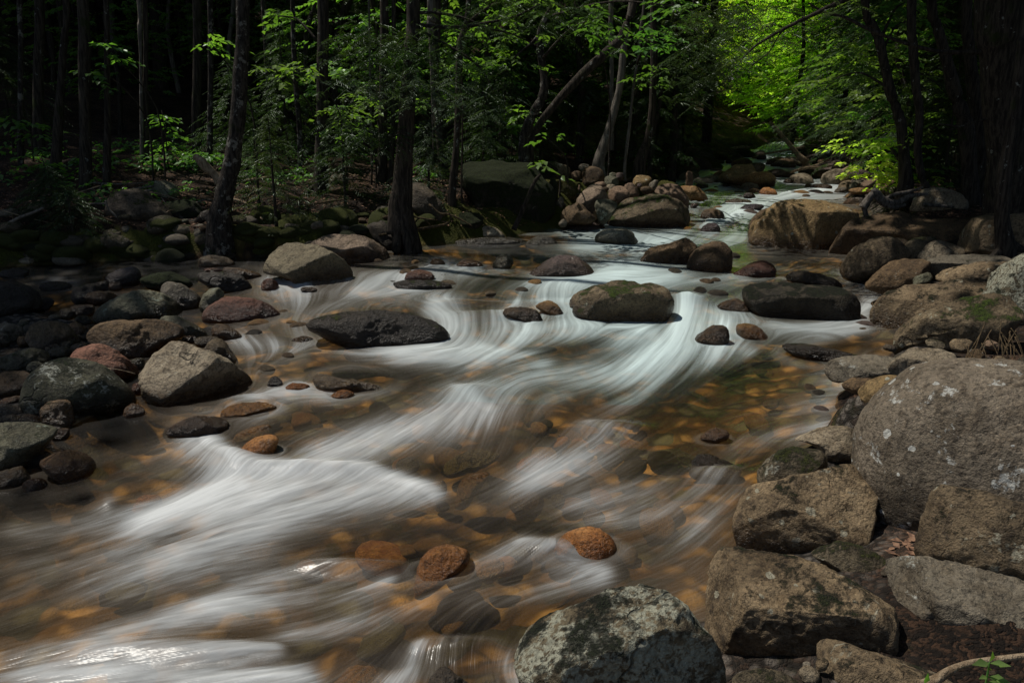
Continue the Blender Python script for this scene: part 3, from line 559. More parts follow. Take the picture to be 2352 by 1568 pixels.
NRK = [
# right foreground
('D', [(1983,1080),(1988,1010),(2015,955),(2060,905),(2110,870),(2180,848),(2260,838),(2352,832),(2480,850),(2620,930),(2680,1080),(2640,1250),(2400,1310),(2140,1300),(2060,1275),(2005,1200)], 'bigboulder', 'huge rounded grey boulder with white lichen spots at the water edge', dict(facets=0, D=2.95, thick=.8, ext=.05, rough=.45)),
('Z9', [(1545,450),(1700,430),(2091,470),(2400,520),(2500,860),(2091,850),(1700,845),(1510,855),(1520,700)], 'tan', 'square brown block leaning on the foot of the huge grey boulder', dict(D=2.5, facets=3, box=3.2, thick=.5)),
('Z9', [(975,170),(1040,230),(1090,270),(1150,310),(1170,380),(1130,450),(1130,560),(1120,700),(1000,700),(900,760),(780,805),(600,790),(390,785),(340,690),(320,600),(335,520),(420,440),(560,370),(700,310),(790,285),(860,240),(930,185)], 'tan', 'angular tan rock with a pointed top beside the huge grey boulder', dict(cuts=[((.25,-.85,.4),.42),((-.6,-.6,.4),.5),((-.1,-.85,-.5),.5)], D=3.15, facets=7, ext=.08, thick=.75)),
('Z9', [(780,810),(850,760),(920,715),(1010,685),(1080,700),(1180,760),(1230,800),(1200,880),(1160,930),(1060,930),(960,880),(880,850)], 'mossy', 'small three-sided mossy rock wedged between larger boulders', dict(D=2.85, facets=6)),
('Z9', [(105,960),(110,890),(180,840),(380,790),(560,785),(760,800),(870,840),(990,900),(1130,970),(1210,1010),(1245,1080),(1250,1250),(1240,1400),(900,1400),(500,1440),(250,1400),(160,1230),(110,1130)], 'tan', 'broad flat-topped tan boulder with a dark undercut front in the foreground', dict(D=2.35, facets=0, ext=.1, thick=.95, cuts=[((-.05,-.80,.60),.60),((.2,-.9,-.5),.62),((-.9,-.4,0),.72)])),
('Z9', [(1210,960),(1290,930),(1480,885),(1600,850),(1720,840),(2091,860),(2300,880),(2450,1100),(2400,1350),(2091,1400),(1750,1420),(1450,1400),(1300,1300),(1260,1100),(1215,1010)], 'grey', 'flat grey slab boulder behind the green seedling', dict(D=2.3, facets=0, thick=.95, cuts=[((.05,-.78,.62),.58),((0,-.9,-.45),.6),((-.8,-.5,.1),.7)])),
('Z8', [(1065,1440),(1090,1300),(1170,1220),(1300,1150),(1480,1090),(1660,1020),(1850,990),(1950,1005),(2060,1060),(2150,1130),(2240,1220),(2330,1350),(2350,1500),(2300,1620),(1800,1680),(1300,1660),(1100,1600),(1070,1520)], 'mottled', 'dark boulder mottled with pale lichen at the bottom edge of the stream', dict(cuts=[((-.3,-.7,.6),.6),((.5,-.7,-.4),.55)], D=2.05, facets=4, ext=.1)),
('Z9', [(820,1450),(880,1415),(960,1400),(1200,1420),(1420,1415),(1560,1450),(1700,1490),(1700,1600),(1400,1650),(900,1650),(840,1560)], 'tan', 'low brown slab lying below the two flat-topped boulders', dict(D=1.95, facets=3, box=3)),
('Z9', (712,1465,832,1565), 'pale', 'small pale round stone beside the low brown slab', dict(D=1.98, facets=1)),
('Z9', [(330,1560),(420,1510),(520,1480),(640,1495),(720,1540),(760,1640),(300,1640)], 'mossy', 'moss-covered rock next to the small pale round stone', dict(D=1.95)),
('Z9', (735,1435,785,1475), 'grey', 'tiny grey stone behind the small pale round stone', dict(D=2.02, facets=1)),
('Z9', (818,1408,892,1480), 'tan', 'small rock leaning on the end of the low brown slab', dict(D=2.0, facets=3)),
('Z9', [(470,310),(500,250),(560,190),(640,130),(740,100),(840,120),(900,180),(860,240),(790,285),(700,310),(560,370),(520,385),(480,350)], 'mossy', 'dark mossy boulder with white lichen patches at the water edge', dict(facets=3, D=3.6)),
('Z9', [(650,110),(700,80),(780,35),(880,10),(980,-15),(1100,-5),(1150,20),(1130,120),(1060,170),(980,180),(900,180),(840,120),(740,100)], 'pale', 'pale ledge with mossy joints between the water and the huge boulder', dict(D=3.9, facets=6)),
('Z9', [(1030,200),(1060,150),(1120,130),(1180,180),(1150,280),(1080,265)], 'tan', 'small tan rock tucked under the left side of the huge boulder', dict(D=3.55)),
('Z6', [(880,1150),(900,1090),(1000,1040),(1120,1020),(1370,1000),(1400,1030),(1300,1100),(1290,1150),(1180,1165),(1060,1160),(960,1190)], 'grey', 'flat grey slab with a mossy corner jutting into the pool', dict(cuts=[((0,-.45,.9),.35)], facets=3, thick=.7, D=4.95, box=3)),
('Z6', [(1290,1100),(1330,1050),(1390,985),(1480,965),(1600,970),(1660,1000),(1675,1060),(1640,1110),(1560,1130),(1420,1140),(1330,1150),(1295,1145)], 'pale', 'tan block resting on the flat grey slab', dict(cuts=[((.05,-.55,.8),.42),((-.2,-.9,-.3),.6)], D=4.75, facets=4)),
('Z6', [(1085,1260),(1130,1210),(1230,1165),(1380,1145),(1500,1140),(1450,1260),(1340,1340),(1240,1340),(1200,1340),(1130,1310)], 'gold', 'golden mossy rock at the waterline beside the huge boulder', dict(D=4.3)),
('Z6', [(960,1220),(1040,1170),(1150,1155),(1180,1180),(1130,1230),(1060,1260)], 'brown', 'dark rock under the tip of the flat grey slab', dict(D=4.55)),
('Z6', [(1340,900),(1400,840),(1480,790),(1560,750),(1650,710),(1750,660),(1880,620),(2000,640),(2050,760),(1960,840),(1900,930),(1700,940),(1500,940),(1400,985),(1350,995)], 'mosspatch', 'long sloping boulder with orange moss and lichen on its side', dict(cuts=[((-.2,-.6,.75),.5),((-.2,-.9,-.4),.55)], D=5.6, thick=.55)),
('Z6', [(1180,780),(1210,720),(1280,660),(1400,600),(1530,560),(1680,540),(1820,550),(1890,590),(1860,640),(1750,700),(1650,750),(1560,800),(1440,850),(1390,880),(1340,895),(1250,890),(1195,860)], 'tan', 'long humped boulder with dark moss tufts reaching the right pool', dict(cuts=[((-.2,-.5,.85),.5),((-.5,-.8,-.1),.6)], D=6.5, thick=.6, facets=3)),
('Z6', [(1880,640),(1900,560),(1950,500),(2030,440),(2091,415),(2300,400),(2400,600),(2300,780),(2091,810),(1960,800),(1900,740)], 'mottled', 'tall dark rough boulder under the trees', dict(D=6.0, facets=5)),
('Z6', [(1730,370),(1740,290),(1790,210),(1870,170),(1960,160),(2091,150),(2300,180),(2350,320),(2250,400),(2091,420),(1990,430),(1850,390),(1760,395)], 'tan', 'blocky lichen-marked boulder at the foot of the leaning trunk', dict(D=7.6)),
('Z6', [(1510,480),(1560,440),(1700,410),(1830,390),(1960,395),(2010,430),(1950,460),(1850,490),(1750,520),(1680,550),(1530,555)], 'grey', 'smooth flat slab stacked above the dark-tufted boulder', dict(cuts=[((-.05,-.45,.9),.4),((-.1,-.9,-.4),.55)], D=7.2, box=3, facets=2)),
('Z6', [(1570,560),(1620,510),(1720,480),(1850,460),(1980,440),(2010,450),(1950,530),(1900,600),(1820,600),(1680,600)], 'tan', 'mossy-edged slab wedged below the smooth flat slab', dict(D=6.8, box=2.8)),
('Z6', [(1455,420),(1500,350),(1560,325),(1680,345),(1720,380),(1700,430),(1560,460),(1500,475),(1470,450)], 'pale', 'pale angular block beneath the long brown boulder', dict(D=7.9)),
('Z6', [(1310,380),(1370,340),(1460,295),(1530,290),(1580,325),(1520,380),(1455,430),(1400,435),(1330,440)], 'mossy', 'rock with yellow moss streaks below the long brown boulder', dict(D=8.1)),
('Z6', [(1140,600),(1170,530),(1240,470),(1330,435),(1440,425),(1490,450),(1500,510),(1440,580),(1400,620),(1320,630),(1200,615)], 'brown', 'sloping brown boulder with its foot in the side pool', dict(cuts=[((-.2,-.5,.8),.5)], D=7.3, thick=.7)),
('Z6', [(970,510),(1000,430),(1060,360),(1150,315),(1280,300),(1370,320),(1380,380),(1340,450),(1240,510),(1140,545),(1030,525)], 'tan', 'tan boulder with a mossy shoulder at the bend of the right bank', dict(D=8.1)),
('Z6', [(925,400),(960,330),(1010,240),(1080,180),(1160,140),(1300,125),(1450,150),(1600,160),(1760,195),(1740,290),(1640,340),(1450,340),(1300,340),(1150,340),(1050,385),(990,435),(950,440)], 'brown', 'long dark brown boulder with a craggy face beside the biggest midstream boulder', dict(cuts=[((0,-.45,.9),.42),((-.2,-.9,-.35),.5)], D=9.2, thick=.6)),
('Z11', [(610,1180),(640,1110),(740,1060),(790,980),(870,910),(960,870),(1100,840),(1250,830),(1430,850),(1600,910),(1700,960),(1735,1020),(1680,1100),(1620,1200),(1560,1290),(1500,1380),(1350,1380),(1000,1370),(800,1345),(680,1320),(620,1260)], 'gold', 'biggest midstream boulder, smooth ochre face crossed by branch shadows', dict(cuts=[((-.25,-1,.05),.62),((.3,-.4,.9),.75),((.75,-.7,0),.66)], box=2.9, facets=2, rough=.6, ext=.12)),
('Z11', [(590,1120),(650,1020),(740,950),(830,920),(880,960),(800,1040),(740,1090),(650,1130),(620,1140)], 'brown', 'brown rock against the upstream side of the biggest midstream boulder', dict(D=10.9)),
('Z6', [(1405,560),(1450,540),(1500,515),(1530,560),(1450,605),(1410,600)], 'green', 'small grey-green stone between the sloping brown boulder and the slabs', dict(D=7.0)),
('Z6', [(1425,765),(1470,740),(1520,760),(1500,790),(1440,800)], 'tan', 'small tan stone sitting in the gap of two long boulders', dict(D=6.0)),
('Z6', [(1405,120),(1430,50),(1480,15),(1600,10),(1720,60),(1730,130),(1600,155),(1450,145),(1405,135)], 'pale', 'pale rounded boulder behind the forked leaning tree', dict(D=10.3)),
('Z6', (1640,930,1775,1005), 'tan', 'squat tan stone upslope from the tan block', dict(D=5.2)),
('Z6', (1735,985,1850,1090), 'brown', 'reddish angular stone below the squat tan stone', dict(D=4.9)),
('Z6', (1850,940,1945,990), 'pink', 'pinkish stone at the edge of the root mat', dict(D=5.2)),
('Z6', (1935,865,2035,940), 'brown', 'brown stone half grown over by moss under the tall dark boulder', dict(D=5.6)),
('Z6', (1905,1035,1975,1085), 'tan', 'little tan stone just above the crest of the huge boulder', dict(D=4.5)),
('Z6', (1225,965,1310,1003), 'dark', 'little dark stone poking out behind the flat grey slab', dict(D=5.3)),
('Z6', (1490,935,1610,985), 'mossy', 'low mossy stone behind the tan block', dict(D=5.25)),
# midstream
('Z5', [(1520,600),(1560,520),(1640,480),(1700,450),(1800,430),(1950,428),(2070,460),(2140,510),(2172,570),(2150,630),(2110,690),(2050,720),(1940,728),(1800,715),(1650,690),(1550,660),(1515,640)], 'mosspatch', 'round midstream boulder with green moss patches across its face', dict(cuts=[((0,-.3,.95),.68),((.1,-.95,-.3),.62)], facets=3, thick=.8)),
('Z5', [(1480,570),(1530,520),(1600,490),(1640,490),(1600,550),(1540,600),(1500,600)], 'tan', 'small rock touching the left of the moss-patched midstream boulder', dict(D=7.35)),
('Z6', [(370,670),(400,620),(480,590),(620,575),(800,570),(900,590),(980,610),(1040,660),(1075,740),(1060,810),(900,830),(760,825),(600,800),(480,780),(400,730)], 'blackish', 'broad black boulder lying low between two chutes', dict(cuts=[((0,-.4,.9),.62),((.1,-.95,-.3),.6)], facets=3, rough=.8)),
('Z6', [(620,565),(650,530),(740,515),(850,530),(940,560),(980,600),(880,600),(700,590)], 'dark', 'flat stone just upstream of the broad black boulder', dict(D=8.1)),
('Z6', [(200,740),(260,700),(340,680),(390,720),(440,770),(300,765)], 'brown', 'wet brown ledge at the left foot of the broad black boulder', {}),
('Z6', [(20,470),(50,400),(120,350),(200,325),(260,345),(300,400),(305,470),(280,515),(150,520),(40,510)], 'brown', 'egg-shaped brown boulder next to the two-humped brown rock', dict(facets=2, rough=.7)),
('Z10', [(1420,1390),(1450,1290),(1520,1240),(1650,1200),(1760,1170),(1880,1125),(1950,1130),(2010,1180),(2035,1220),(1960,1300),(1930,1400),(1800,1410),(1650,1395),(1500,1400)], 'brown', 'two-humped brown rock left of the egg-shaped boulder', dict(cuts=[((.1,-.9,-.3),.55)])),
('Z6', [(290,540),(340,510),(410,470),(460,447),(520,450),(560,480),(575,530),(540,555),(400,548)], 'red', 'wet dark red-brown rock downstream of the egg-shaped boulder', {}),
('Z6', [(75,940),(100,880),(160,850),(250,845),(285,880),(270,960),(200,970),(120,955)], 'brown', 'squarish wet brown rock in the white chute', {}),
('Z6', [(325,860),(350,835),(400,830),(460,855),(510,890),(560,930),(480,935),(380,935),(330,890)], 'amber', 'shiny amber rock beside the squarish brown one in the chute', {}),
('Z6', [(610,990),(660,970),(760,965),(900,985),(1000,1000),(1080,1015),(1000,1050),(850,1060),(720,1050),(640,1020)], 'blackwet', 'wet black ledge with water spilling over its lip', dict(thick=.5, box=3)),
('Z5', [(1195,400),(1270,350),(1350,300),(1430,265),(1500,262),(1570,290),(1640,340),(1675,390),(1630,410),(1450,415),(1250,410)], 'purple', 'purple-grey wedge-shaped rock splitting the current', {}),
('Z5', [(980,345),(1010,290),(1060,260),(1110,270),(1130,310),(1100,355),(1040,362)], 'mottled', 'small pointed grey rock left of the purple-grey wedge', {}),
('Z5', [(740,340),(780,305),(850,298),(910,320),(940,350),(820,355)], 'pink', 'low pink stone between the round pool stones', {}),
('Z5', [(570,335),(590,295),(630,290),(680,320),(675,345)], 'brown', 'small round brown stone at the lip of the pool', {}),
('Z5', [(400,430),(430,385),(500,360),(570,370),(620,420),(520,445)], 'red', 'domed red-brown rock on top of a flat black one', dict(D=8.25)),
('Z5', [(335,460),(360,430),(500,435),(640,440),(725,470),(725,490),(600,495),(480,505),(380,490)], 'black', 'flat black rock carrying a domed red-brown one', dict(thick=.6)),
('Z5', [(1260,610),(1310,580),(1370,572),(1420,600),(1465,660),(1420,670),(1330,645)], 'amber', 'wet orange-brown rock beside the small waterfall', {}),
('Z5', [(1020,650),(1080,615),(1200,610),(1290,640),(1335,710),(1300,715),(1200,705)], 'brown', 'rounded ledge that the small waterfall curtains over', dict(thick=.5)),
('D', [(700,745),(730,722),(800,715),(900,712),(980,735),(1030,760),(1042,780),(980,792),(880,795),(800,790),(760,770)], 'blackwet', 'wide flat black ledge with pale lichen and dripping edge', dict(thick=.6, box=2.8, facets=3)),
('Z4', [(1730,180),(1745,110),(1800,40),(1850,-10),(1930,-20),(2020,0),(2130,60),(2230,130),(2290,180),(2290,270),(2200,300),(2050,310),(1930,280),(1850,210),(1750,195)], 'tandark', 'large tilted boulder with a flat top at the head of the left chute', dict(cuts=[((-.25,-.55,.8),.42),((.45,-.85,-.2),.5)], facets=5)),
('D', [(715,560),(730,538),(760,530),(810,535),(860,555),(890,575),(897,600),(870,612),(800,612),(760,600)], 'pinkdark', 'craggy pinkish boulder behind the large tilted one', dict(cuts=[((-.2,-.5,.8),.45),((.2,-.9,-.3),.5)], D=9.6, facets=7)),
('Z5', [(150,90),(220,55),(300,50),(370,90),(440,160),(460,200),(380,215),(300,230),(200,160)], 'dark', 'dark boulder at the pool edge under the mossy roots', {}),
('Z5', [(720,190),(760,170),(860,155),(1000,155),(1100,155),(1180,170),(1210,195),(1000,202),(800,200)], 'greenwet', 'long low grey-green rock lying flat in the quiet pool', dict(ext=.6)),
('Z5', [(1190,195),(1220,170),(1300,150),(1370,155),(1420,185),(1430,200),(1250,207)], 'greenwet', 'shorter low rock end to end with the long pool rock', dict(ext=.6)),
('Z5', [(1630,170),(1700,110),(1780,98),(1850,95),(1900,110),(1960,160),(1995,200),(1900,212),(1800,207),(1700,187)], 'greenwet', 'peaked blue-grey rock below the rock pile', {}),
('Z5', [(860,100),(920,75),(990,85),(1060,120),(1075,148),(950,152),(880,140)], 'pale', 'pale domed stone at the foot of the giant mossy boulder', {}),
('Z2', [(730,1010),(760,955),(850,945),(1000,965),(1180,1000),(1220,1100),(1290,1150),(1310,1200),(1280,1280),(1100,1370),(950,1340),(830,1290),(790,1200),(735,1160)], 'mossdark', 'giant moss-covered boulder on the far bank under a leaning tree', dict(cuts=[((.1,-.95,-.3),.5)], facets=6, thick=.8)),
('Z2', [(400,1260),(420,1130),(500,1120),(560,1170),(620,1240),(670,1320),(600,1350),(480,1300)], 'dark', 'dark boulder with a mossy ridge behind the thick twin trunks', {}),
# the pile on the far side
('Z10', [(325,350),(420,315),(540,308),(640,340),(685,380),(680,440),(560,480),(400,470),(340,430)], 'mosspatch', 'mossy-topped boulder at the back left of the rock pile', dict(D=12.6)),
('Z10', [(350,480),(450,458),(600,470),(720,510),(755,580),(750,660),(650,670),(520,640),(420,570)], 'mossyel', 'boulder capped with yellow moss in the rock pile', dict(D=11.9)),
('Z10', [(690,420),(740,400),(790,410),(820,460),(760,500),(700,480)], 'brown', 'small brown stone beside the mossy-topped boulder', dict(D=12.9)),
('Z10', [(785,420),(850,360),(930,350),(1000,375),(1045,440),(1040,500),(960,540),(860,570),(810,520)], 'brown', 'brown dome-shaped boulder at the back of the rock pile', dict(D=12.7)),
('Z10', [(1030,510),(1060,460),(1130,455),(1200,480),(1200,560),(1080,580)], 'green', 'grey-blue rock in the middle back of the pile', dict(D=12.9)),
('Z10', [(1310,510),(1370,460),(1450,450),(1540,455),(1555,500),(1510,570),(1400,565)], 'gold', 'yellowish flat boulder at the back right of the pile', dict(D=13.2)),
('Z10', [(740,720),(790,630),(880,540),(950,530),(1020,570),(1080,650),(1090,720),(980,740),(940,790),(860,850),(760,790)], 'pinkdark', 'tall brown boulder in the middle of the rock pile', dict(cuts=[((-.3,-.6,.7),.5),((.3,-.8,-.4),.5)], D=11.6)),
('Z10', [(1080,650),(1110,590),(1200,550),(1270,580),(1320,650),(1300,690),(1190,750),(1120,720)], 'pink', 'rose-brown boulder right of the tall brown one', dict(D=12.0)),
('Z10', [(1240,560),(1310,525),(1370,550),(1420,620),(1400,670),(1320,670),(1270,620)], 'pink', 'smooth pink boulder between the rose-brown one and the flat yellowish one', dict(D=12.5)),
('Z10', [(940,740),(980,695),(1060,690),(1140,720),(1190,755),(1130,850),(1050,935),(990,930),(950,850)], 'green', 'grey-green heart-shaped boulder at the front of the pile', dict(cuts=[((-.3,-.9,-.2),.5),((.2,-.6,.75),.5)], D=11.2)),
('Z10', [(560,890),(600,810),(700,755),(790,750),(880,820),(950,910),(900,935),(750,950),(600,930)], 'brown', 'half-round brown boulder at the front left of the pile', dict(D=11.1)),
('Z10', [(1050,960),(1110,870),(1200,740),(1260,690),(1400,665),(1600,650),(1780,680),(1920,760),(1985,840),(1975,930),(1850,990),(1600,1040),(1350,1040),(1150,1010)], 'mosspatch', 'longest boulder of the pile with yellow lichen dots along the water', dict(cuts=[((-.45,-.6,.65),.5),((.25,-.85,-.4),.5)], facets=3)),
('Z10', [(1570,640),(1610,560),(1700,520),(1800,540),(1880,610),(1950,690),(1955,780),(1900,780),(1750,700)], 'pink', 'pink-brown boulder rising behind the longest boulder', dict(cuts=[((-.1,-.6,.75),.5),((0,-.9,-.4),.5)], D=12.2)),
('Z10', [(1600,570),(1640,510),(1700,505),(1780,520),(1830,560),(1700,580)], 'mossyel', 'moss-topped rock hiding behind the pink-brown boulder', dict(D=12.9)),
('Z10', [(1830,570),(1900,560),(2000,570),(2080,600),(2170,680),(2090,690),(1950,690),(1900,630)], 'amber', 'orange-brown rock under the upright stone', dict(D=13.3)),
('Z10', [(590,1030),(650,980),(760,945),(950,935),(1040,950),(1070,1010),(1040,1050),(800,1050)], 'purple', 'flat wet rock along the waterline in front of the pile', dict(ext=.3)),
('Z10', [(1910,440),(1940,402),(1985,420),(1995,500),(1985,575),(1930,575),(1910,500)], 'pink', 'upright narrow standing stone', dict(D=13.9)),
('Z10', [(1490,640),(1420,610),(1430,575),(1500,562),(1570,590),(1570,630)], 'brown', 'dark knobbly rock on the back of the longest boulder', dict(D=12.4)),
('Z10', [(500,780),(540,700),(570,665),(610,700),(620,760),(570,820)], 'grey', 'grey stone half hidden by the leaning root', dict(D=11.5)),
('Z10', [(1040,600),(1080,545),(1150,545),(1170,590),(1090,650)], 'pale', 'pale pink stone between the grey-blue and rose-brown rocks', dict(D=12.5)),
('Z10', [(550,960),(600,910),(650,940),(640,990),(570,990)], 'grey', 'little grey stone at the left foot of the pile', dict(D=11.0)),
('Z10', [(630,700),(680,670),(750,665),(740,720),(680,780)], 'pale', 'spotted stone left of the tall brown boulder', dict(D=12.0)),
('Z10', [(1500,560),(1570,500),(1620,500),(1620,560),(1560,600)], 'grey', 'grey stone right of the flat yellowish boulder', dict(D=13.1)),
('Z10', [(1710,420),(1740,380),(1790,370),(1815,400),(1810,450),(1730,455)], 'grey', 'lone grey stone on the shadowed far shore', {}),
('Z10', [(2000,520),(2010,480),(2100,475),(2220,495),(2210,525),(2050,530)], 'grey', 'long flat grey stone right of the upright stone', dict(D=14.8)),
('Z10', [(1985,575),(2050,535),(2140,535),(2165,575),(2100,592)], 'purple', 'rounded wet stone downstream of the long flat grey stone', {}),
('Z10', [(2010,720),(2070,680),(2125,670),(2125,705),(2080,735)], 'amber', 'small orange stone in the white water below the orange-brown rock', {}),
('Z10', [(1960,790),(1970,750),(2030,745),(2055,770),(2000,810)], 'purple', 'small dark stone at the upstream end of the longest boulder', {}),
('Z10', [(910,880),(930,825),(960,830),(970,900),(940,920)], 'brown', 'sliver of brown rock between the half-round and heart-shaped boulders', dict(D=11.25)),
('Z10', [(1390,545),(1440,530),(1450,560),(1400,575)], 'purple', 'little purplish stone under the flat yellowish boulder', dict(D=12.7)),
('Z10', [(760,590),(765,550),(790,560),(795,610),(775,620)], 'pink', 'small upright pink stone right of the yellow-capped boulder', dict(D=12.1)),
('Z10', [(1080,460),(1110,420),(1170,420),(1180,470)], 'green', 'small round grey stone behind the grey-blue rock', dict(D=13.5)),
('Z10', [(1170,460),(1190,425),(1260,440),(1260,490),(1190,500)], 'mossyel', 'speckled mossy stone behind the middle of the pile', dict(D=13.6)),
('Z10', [(930,560),(950,520),(1040,515),(1080,560),(1000,580)], 'pink', 'pink slab behind the tall brown boulder', dict(D=12.3)),
# upstream
('Z11', [(280,660),(300,590),(380,530),(440,470),(530,458),(610,480),(660,530),(680,560),(740,545),(800,550),(870,600),(893,650),(890,710),(800,725),(650,720),(450,685)], 'gold', 'large saddle-shaped boulder in the middle of the upstream rapids', dict(cuts=[((-.2,-.6,.75),.55),((.5,-.7,-.4),.5)], facets=2, ext=.1)),
('Z11', [(600,470),(680,455),(750,460),(770,500),(740,540),(680,560),(650,520)], 'mossy', 'mossy rock behind the saddle-shaped boulder', dict(D=17.5)),
('Z11', [(700,780),(740,725),(820,725),(870,745),(903,785),(870,805),(760,807)], 'orange', 'bright orange stone below the saddle-shaped boulder', {}),
('Z11', [(530,830),(545,780),(600,770),(660,790),(672,830),(640,848)], 'purple', 'dark round stone left of the bright orange stone', {}),
('Z11', [(70,1040),(110,960),(170,945),(260,950),(320,1000),(345,1080),(250,1088),(120,1065)], 'brown', 'wet brown boulder at the top of the white cascade', {}),
('Z11', [(60,1185),(130,1110),(180,1088),(250,1110),(290,1150),(280,1190),(180,1200)], 'purplewet', 'shiny violet-black stone standing in the white pool', {}),
('Z11', [(450,975),(550,905),(640,892),(730,900),(765,930),(700,955),(560,980)], 'purplewet', 'flat violet stone at the brink of the cascade', {}),
('Z11', [(320,880),(400,845),(550,840),(660,870),(650,895),(450,900)], 'pale', 'flat pale washed stone upstream of the cascade', dict(ext=.5)),
('Z11', [(1240,735),(1270,690),(1380,680),(1480,700),(1485,740),(1300,745)], 'brown', 'broad brown stone in the far riffle', {}),
('Z11', [(960,675),(970,640),(1040,615),(1080,640),(1050,677)], 'brown', 'rounded brown stone left of the broad one in the far riffle', {}),
('Z11', [(1500,785),(1520,740),(1600,712),(1645,730),(1620,765)], 'grey', 'grey stone at the right margin of the far riffle', {}),
('Z11', [(1650,760),(1720,725),(1900,730),(1915,775),(1720,790)], 'amber', 'low orange-tinged stones at the margin under the leafy sprays', dict(D=13.6)),
('Z11', [(1785,720),(1810,660),(1880,625),(1960,620),(1950,670),(1900,725)], 'pink', 'pinkish boulder below the leafy sprays', dict(D=14.2)),
('Z11', [(1920,770),(1930,700),(2000,650),(2130,635),(2150,700),(2100,750),(2020,800)], 'gold', 'smooth tan boulder at the foot of the upright forked tree', dict(D=12.8)),
('Z11', [(2105,730),(2140,685),(2230,700),(2290,750),(2150,770)], 'green', 'grey-green stone right of the smooth tan boulder', dict(D=12.3)),
('Z11', [(1335,605),(1340,545),(1400,525),(1500,540),(1515,575),(1450,605),(1380,615)], 'mossy', 'mossy rock on the far right shore', {}),
('Z11', [(1570,650),(1600,590),(1700,570),(1740,590),(1700,650),(1640,670)], 'mossyel', 'bright mossy rock left of the pinkish boulder', dict(D=15.4)),
('Z11', [(1130,575),(1120,530),(1180,500),(1250,510),(1300,545),(1250,580)], 'tan', 'tan rock under the end of the fallen leaning trunk', {}),
('Z11', [(760,540),(900,520),(1100,570),(1150,615),(1000,615),(880,610)], 'pinkdark', 'long brown gravel hump behind the saddle-shaped boulder', dict(ext=.1)),
('Z11', [(760,475),(800,430),(880,415),(1000,440),(960,475),(820,485)], 'brown', 'brown boulder on the far gravel bar', {}),
('Z11', [(820,498),(840,460),(940,450),(965,480),(950,503)], 'grey', 'whitish stone in front of the far brown boulder', {}),
('Z11', [(965,505),(1000,450),(1050,445),(1110,480),(1080,512)], 'pink', 'pale brown stone right of the whitish far stone', {}),
('Z11', [(1080,470),(1120,435),(1180,450),(1180,495),(1130,497)], 'tan', 'tan stone near the base of the fallen trunk', {}),
('Z11', [(660,405),(700,370),(780,375),(785,410),(720,432)], 'grey', 'grey wet stone at the top of the visible stream', {}),
('Z11', [(410,440),(420,370),(480,355),(530,400),(510,440)], 'dark', 'dark round boulder on the far left shore', {}),
('Z11', [(-60,520),(-40,445),(60,440),(250,450),(320,480),(300,525),(0,530)], 'moss', 'long mossy shelf along the far left shore', dict(thick=.7, rough=.8)),
('Z11', [(340,445),(380,415),(430,430),(430,465),(360,472)], 'dark', 'dark stone near the long mossy shelf', {}),
('Z11', [(480,455),(520,420),(560,440),(540,472)], 'grey', 'small grey stone behind the saddle-shaped boulder', {}),
('Z11', [(1155,605),(1190,575),(1260,575),(1270,615),(1200,622)], 'tan', 'squared tan stone below the fallen leaning trunk', {}),
('Z11', [(1470,525),(1500,450),(1570,440),(1600,480),(1560,545)], 'brown', 'brown rock on the far right slope', dict(D=17.5)),
('Z11', [(1600,445),(1640,390),(1710,380),(1710,435),(1650,475)], 'mossy', 'mossy rock high on the far right slope', dict(D=18)),
('Z11', [(1530,565),(1620,500),(1720,480),(1740,545),(1600,595)], 'tan', 'sloping tan rock on the far right shore', dict(D=16.3)),
('Z11', [(1650,730),(1700,660),(1790,640),(1790,685),(1730,740)], 'green', 'grey rock shaded beneath the leafy sprays', dict(D=14.4)),
# left bar
('Z4', [(925,850),(940,800),(1000,740),(1070,670),(1140,648),(1220,655),(1330,700),(1450,770),(1560,850),(1650,920),(1680,965),(1560,990),(1400,1020),(1250,1040),(1100,1040),(1000,990),(940,920)], 'pale', 'large pale speckled granite boulder with sloping right side on the left shore', dict(cuts=[((-.35,-.75,.5),.52),((.55,-.7,-.45),.42)], facets=5, D=5.15)),
('Z4', [(180,1000),(200,910),(250,830),(340,775),(450,755),(560,780),(660,830),(740,910),(810,980),(845,1030),(830,1080),(650,1110),(480,1120),(260,1100),(200,1060)], 'darkpatch', 'round dark mossy boulder with white lichen patches', dict(facets=1, rough=.5, D=4.55)),
('Z4', [(275,1160),(280,1090),(330,1050),(400,1038),(455,1060),(475,1120),(470,1190),(430,1215),(330,1210)], 'brown', 'rusty brown cube-like rock in front of the round dark boulder', dict(facets=4, D=4.15)),
('Z4', [(630,480),(680,430),(760,370),(860,335),(960,330),(1060,350),(1130,400),(1180,460),(1195,500),(1100,520),(900,525),(700,530)], 'green', 'grey-green boulder with a dark crack across its back', dict(D=6.65)),
('Z4', [(605,610),(640,550),(720,510),(820,500),(900,520),(1000,525),(1100,550),(1160,590),(1190,640),(1100,690),(1000,720),(900,760),(780,740),(660,690)], 'brown', 'two-lobed brown boulder below the grey-green one', dict(D=5.8)),
('Z4', [(185,620),(210,560),(280,530),(370,530),(460,560),(500,620),(510,670),(400,690),(300,715),(220,690)], 'browndark', 'round olive-brown boulder at the back of the cobbles', dict(D=5.9)),
('Z4', [(1325,500),(1360,430),(1440,380),(1520,358),(1640,380),(1740,420),(1810,470),(1840,500),(1700,525),(1500,530)], 'red', 'wet reddish-brown boulder beside the left rivulet', {}),
('Z4', [(1055,330),(1070,280),(1130,262),(1200,290),(1270,340),(1310,385),(1290,440),(1200,450),(1110,400)], 'grey', 'tilted grey rock behind the grey-green cracked boulder', dict(D=7.2)),
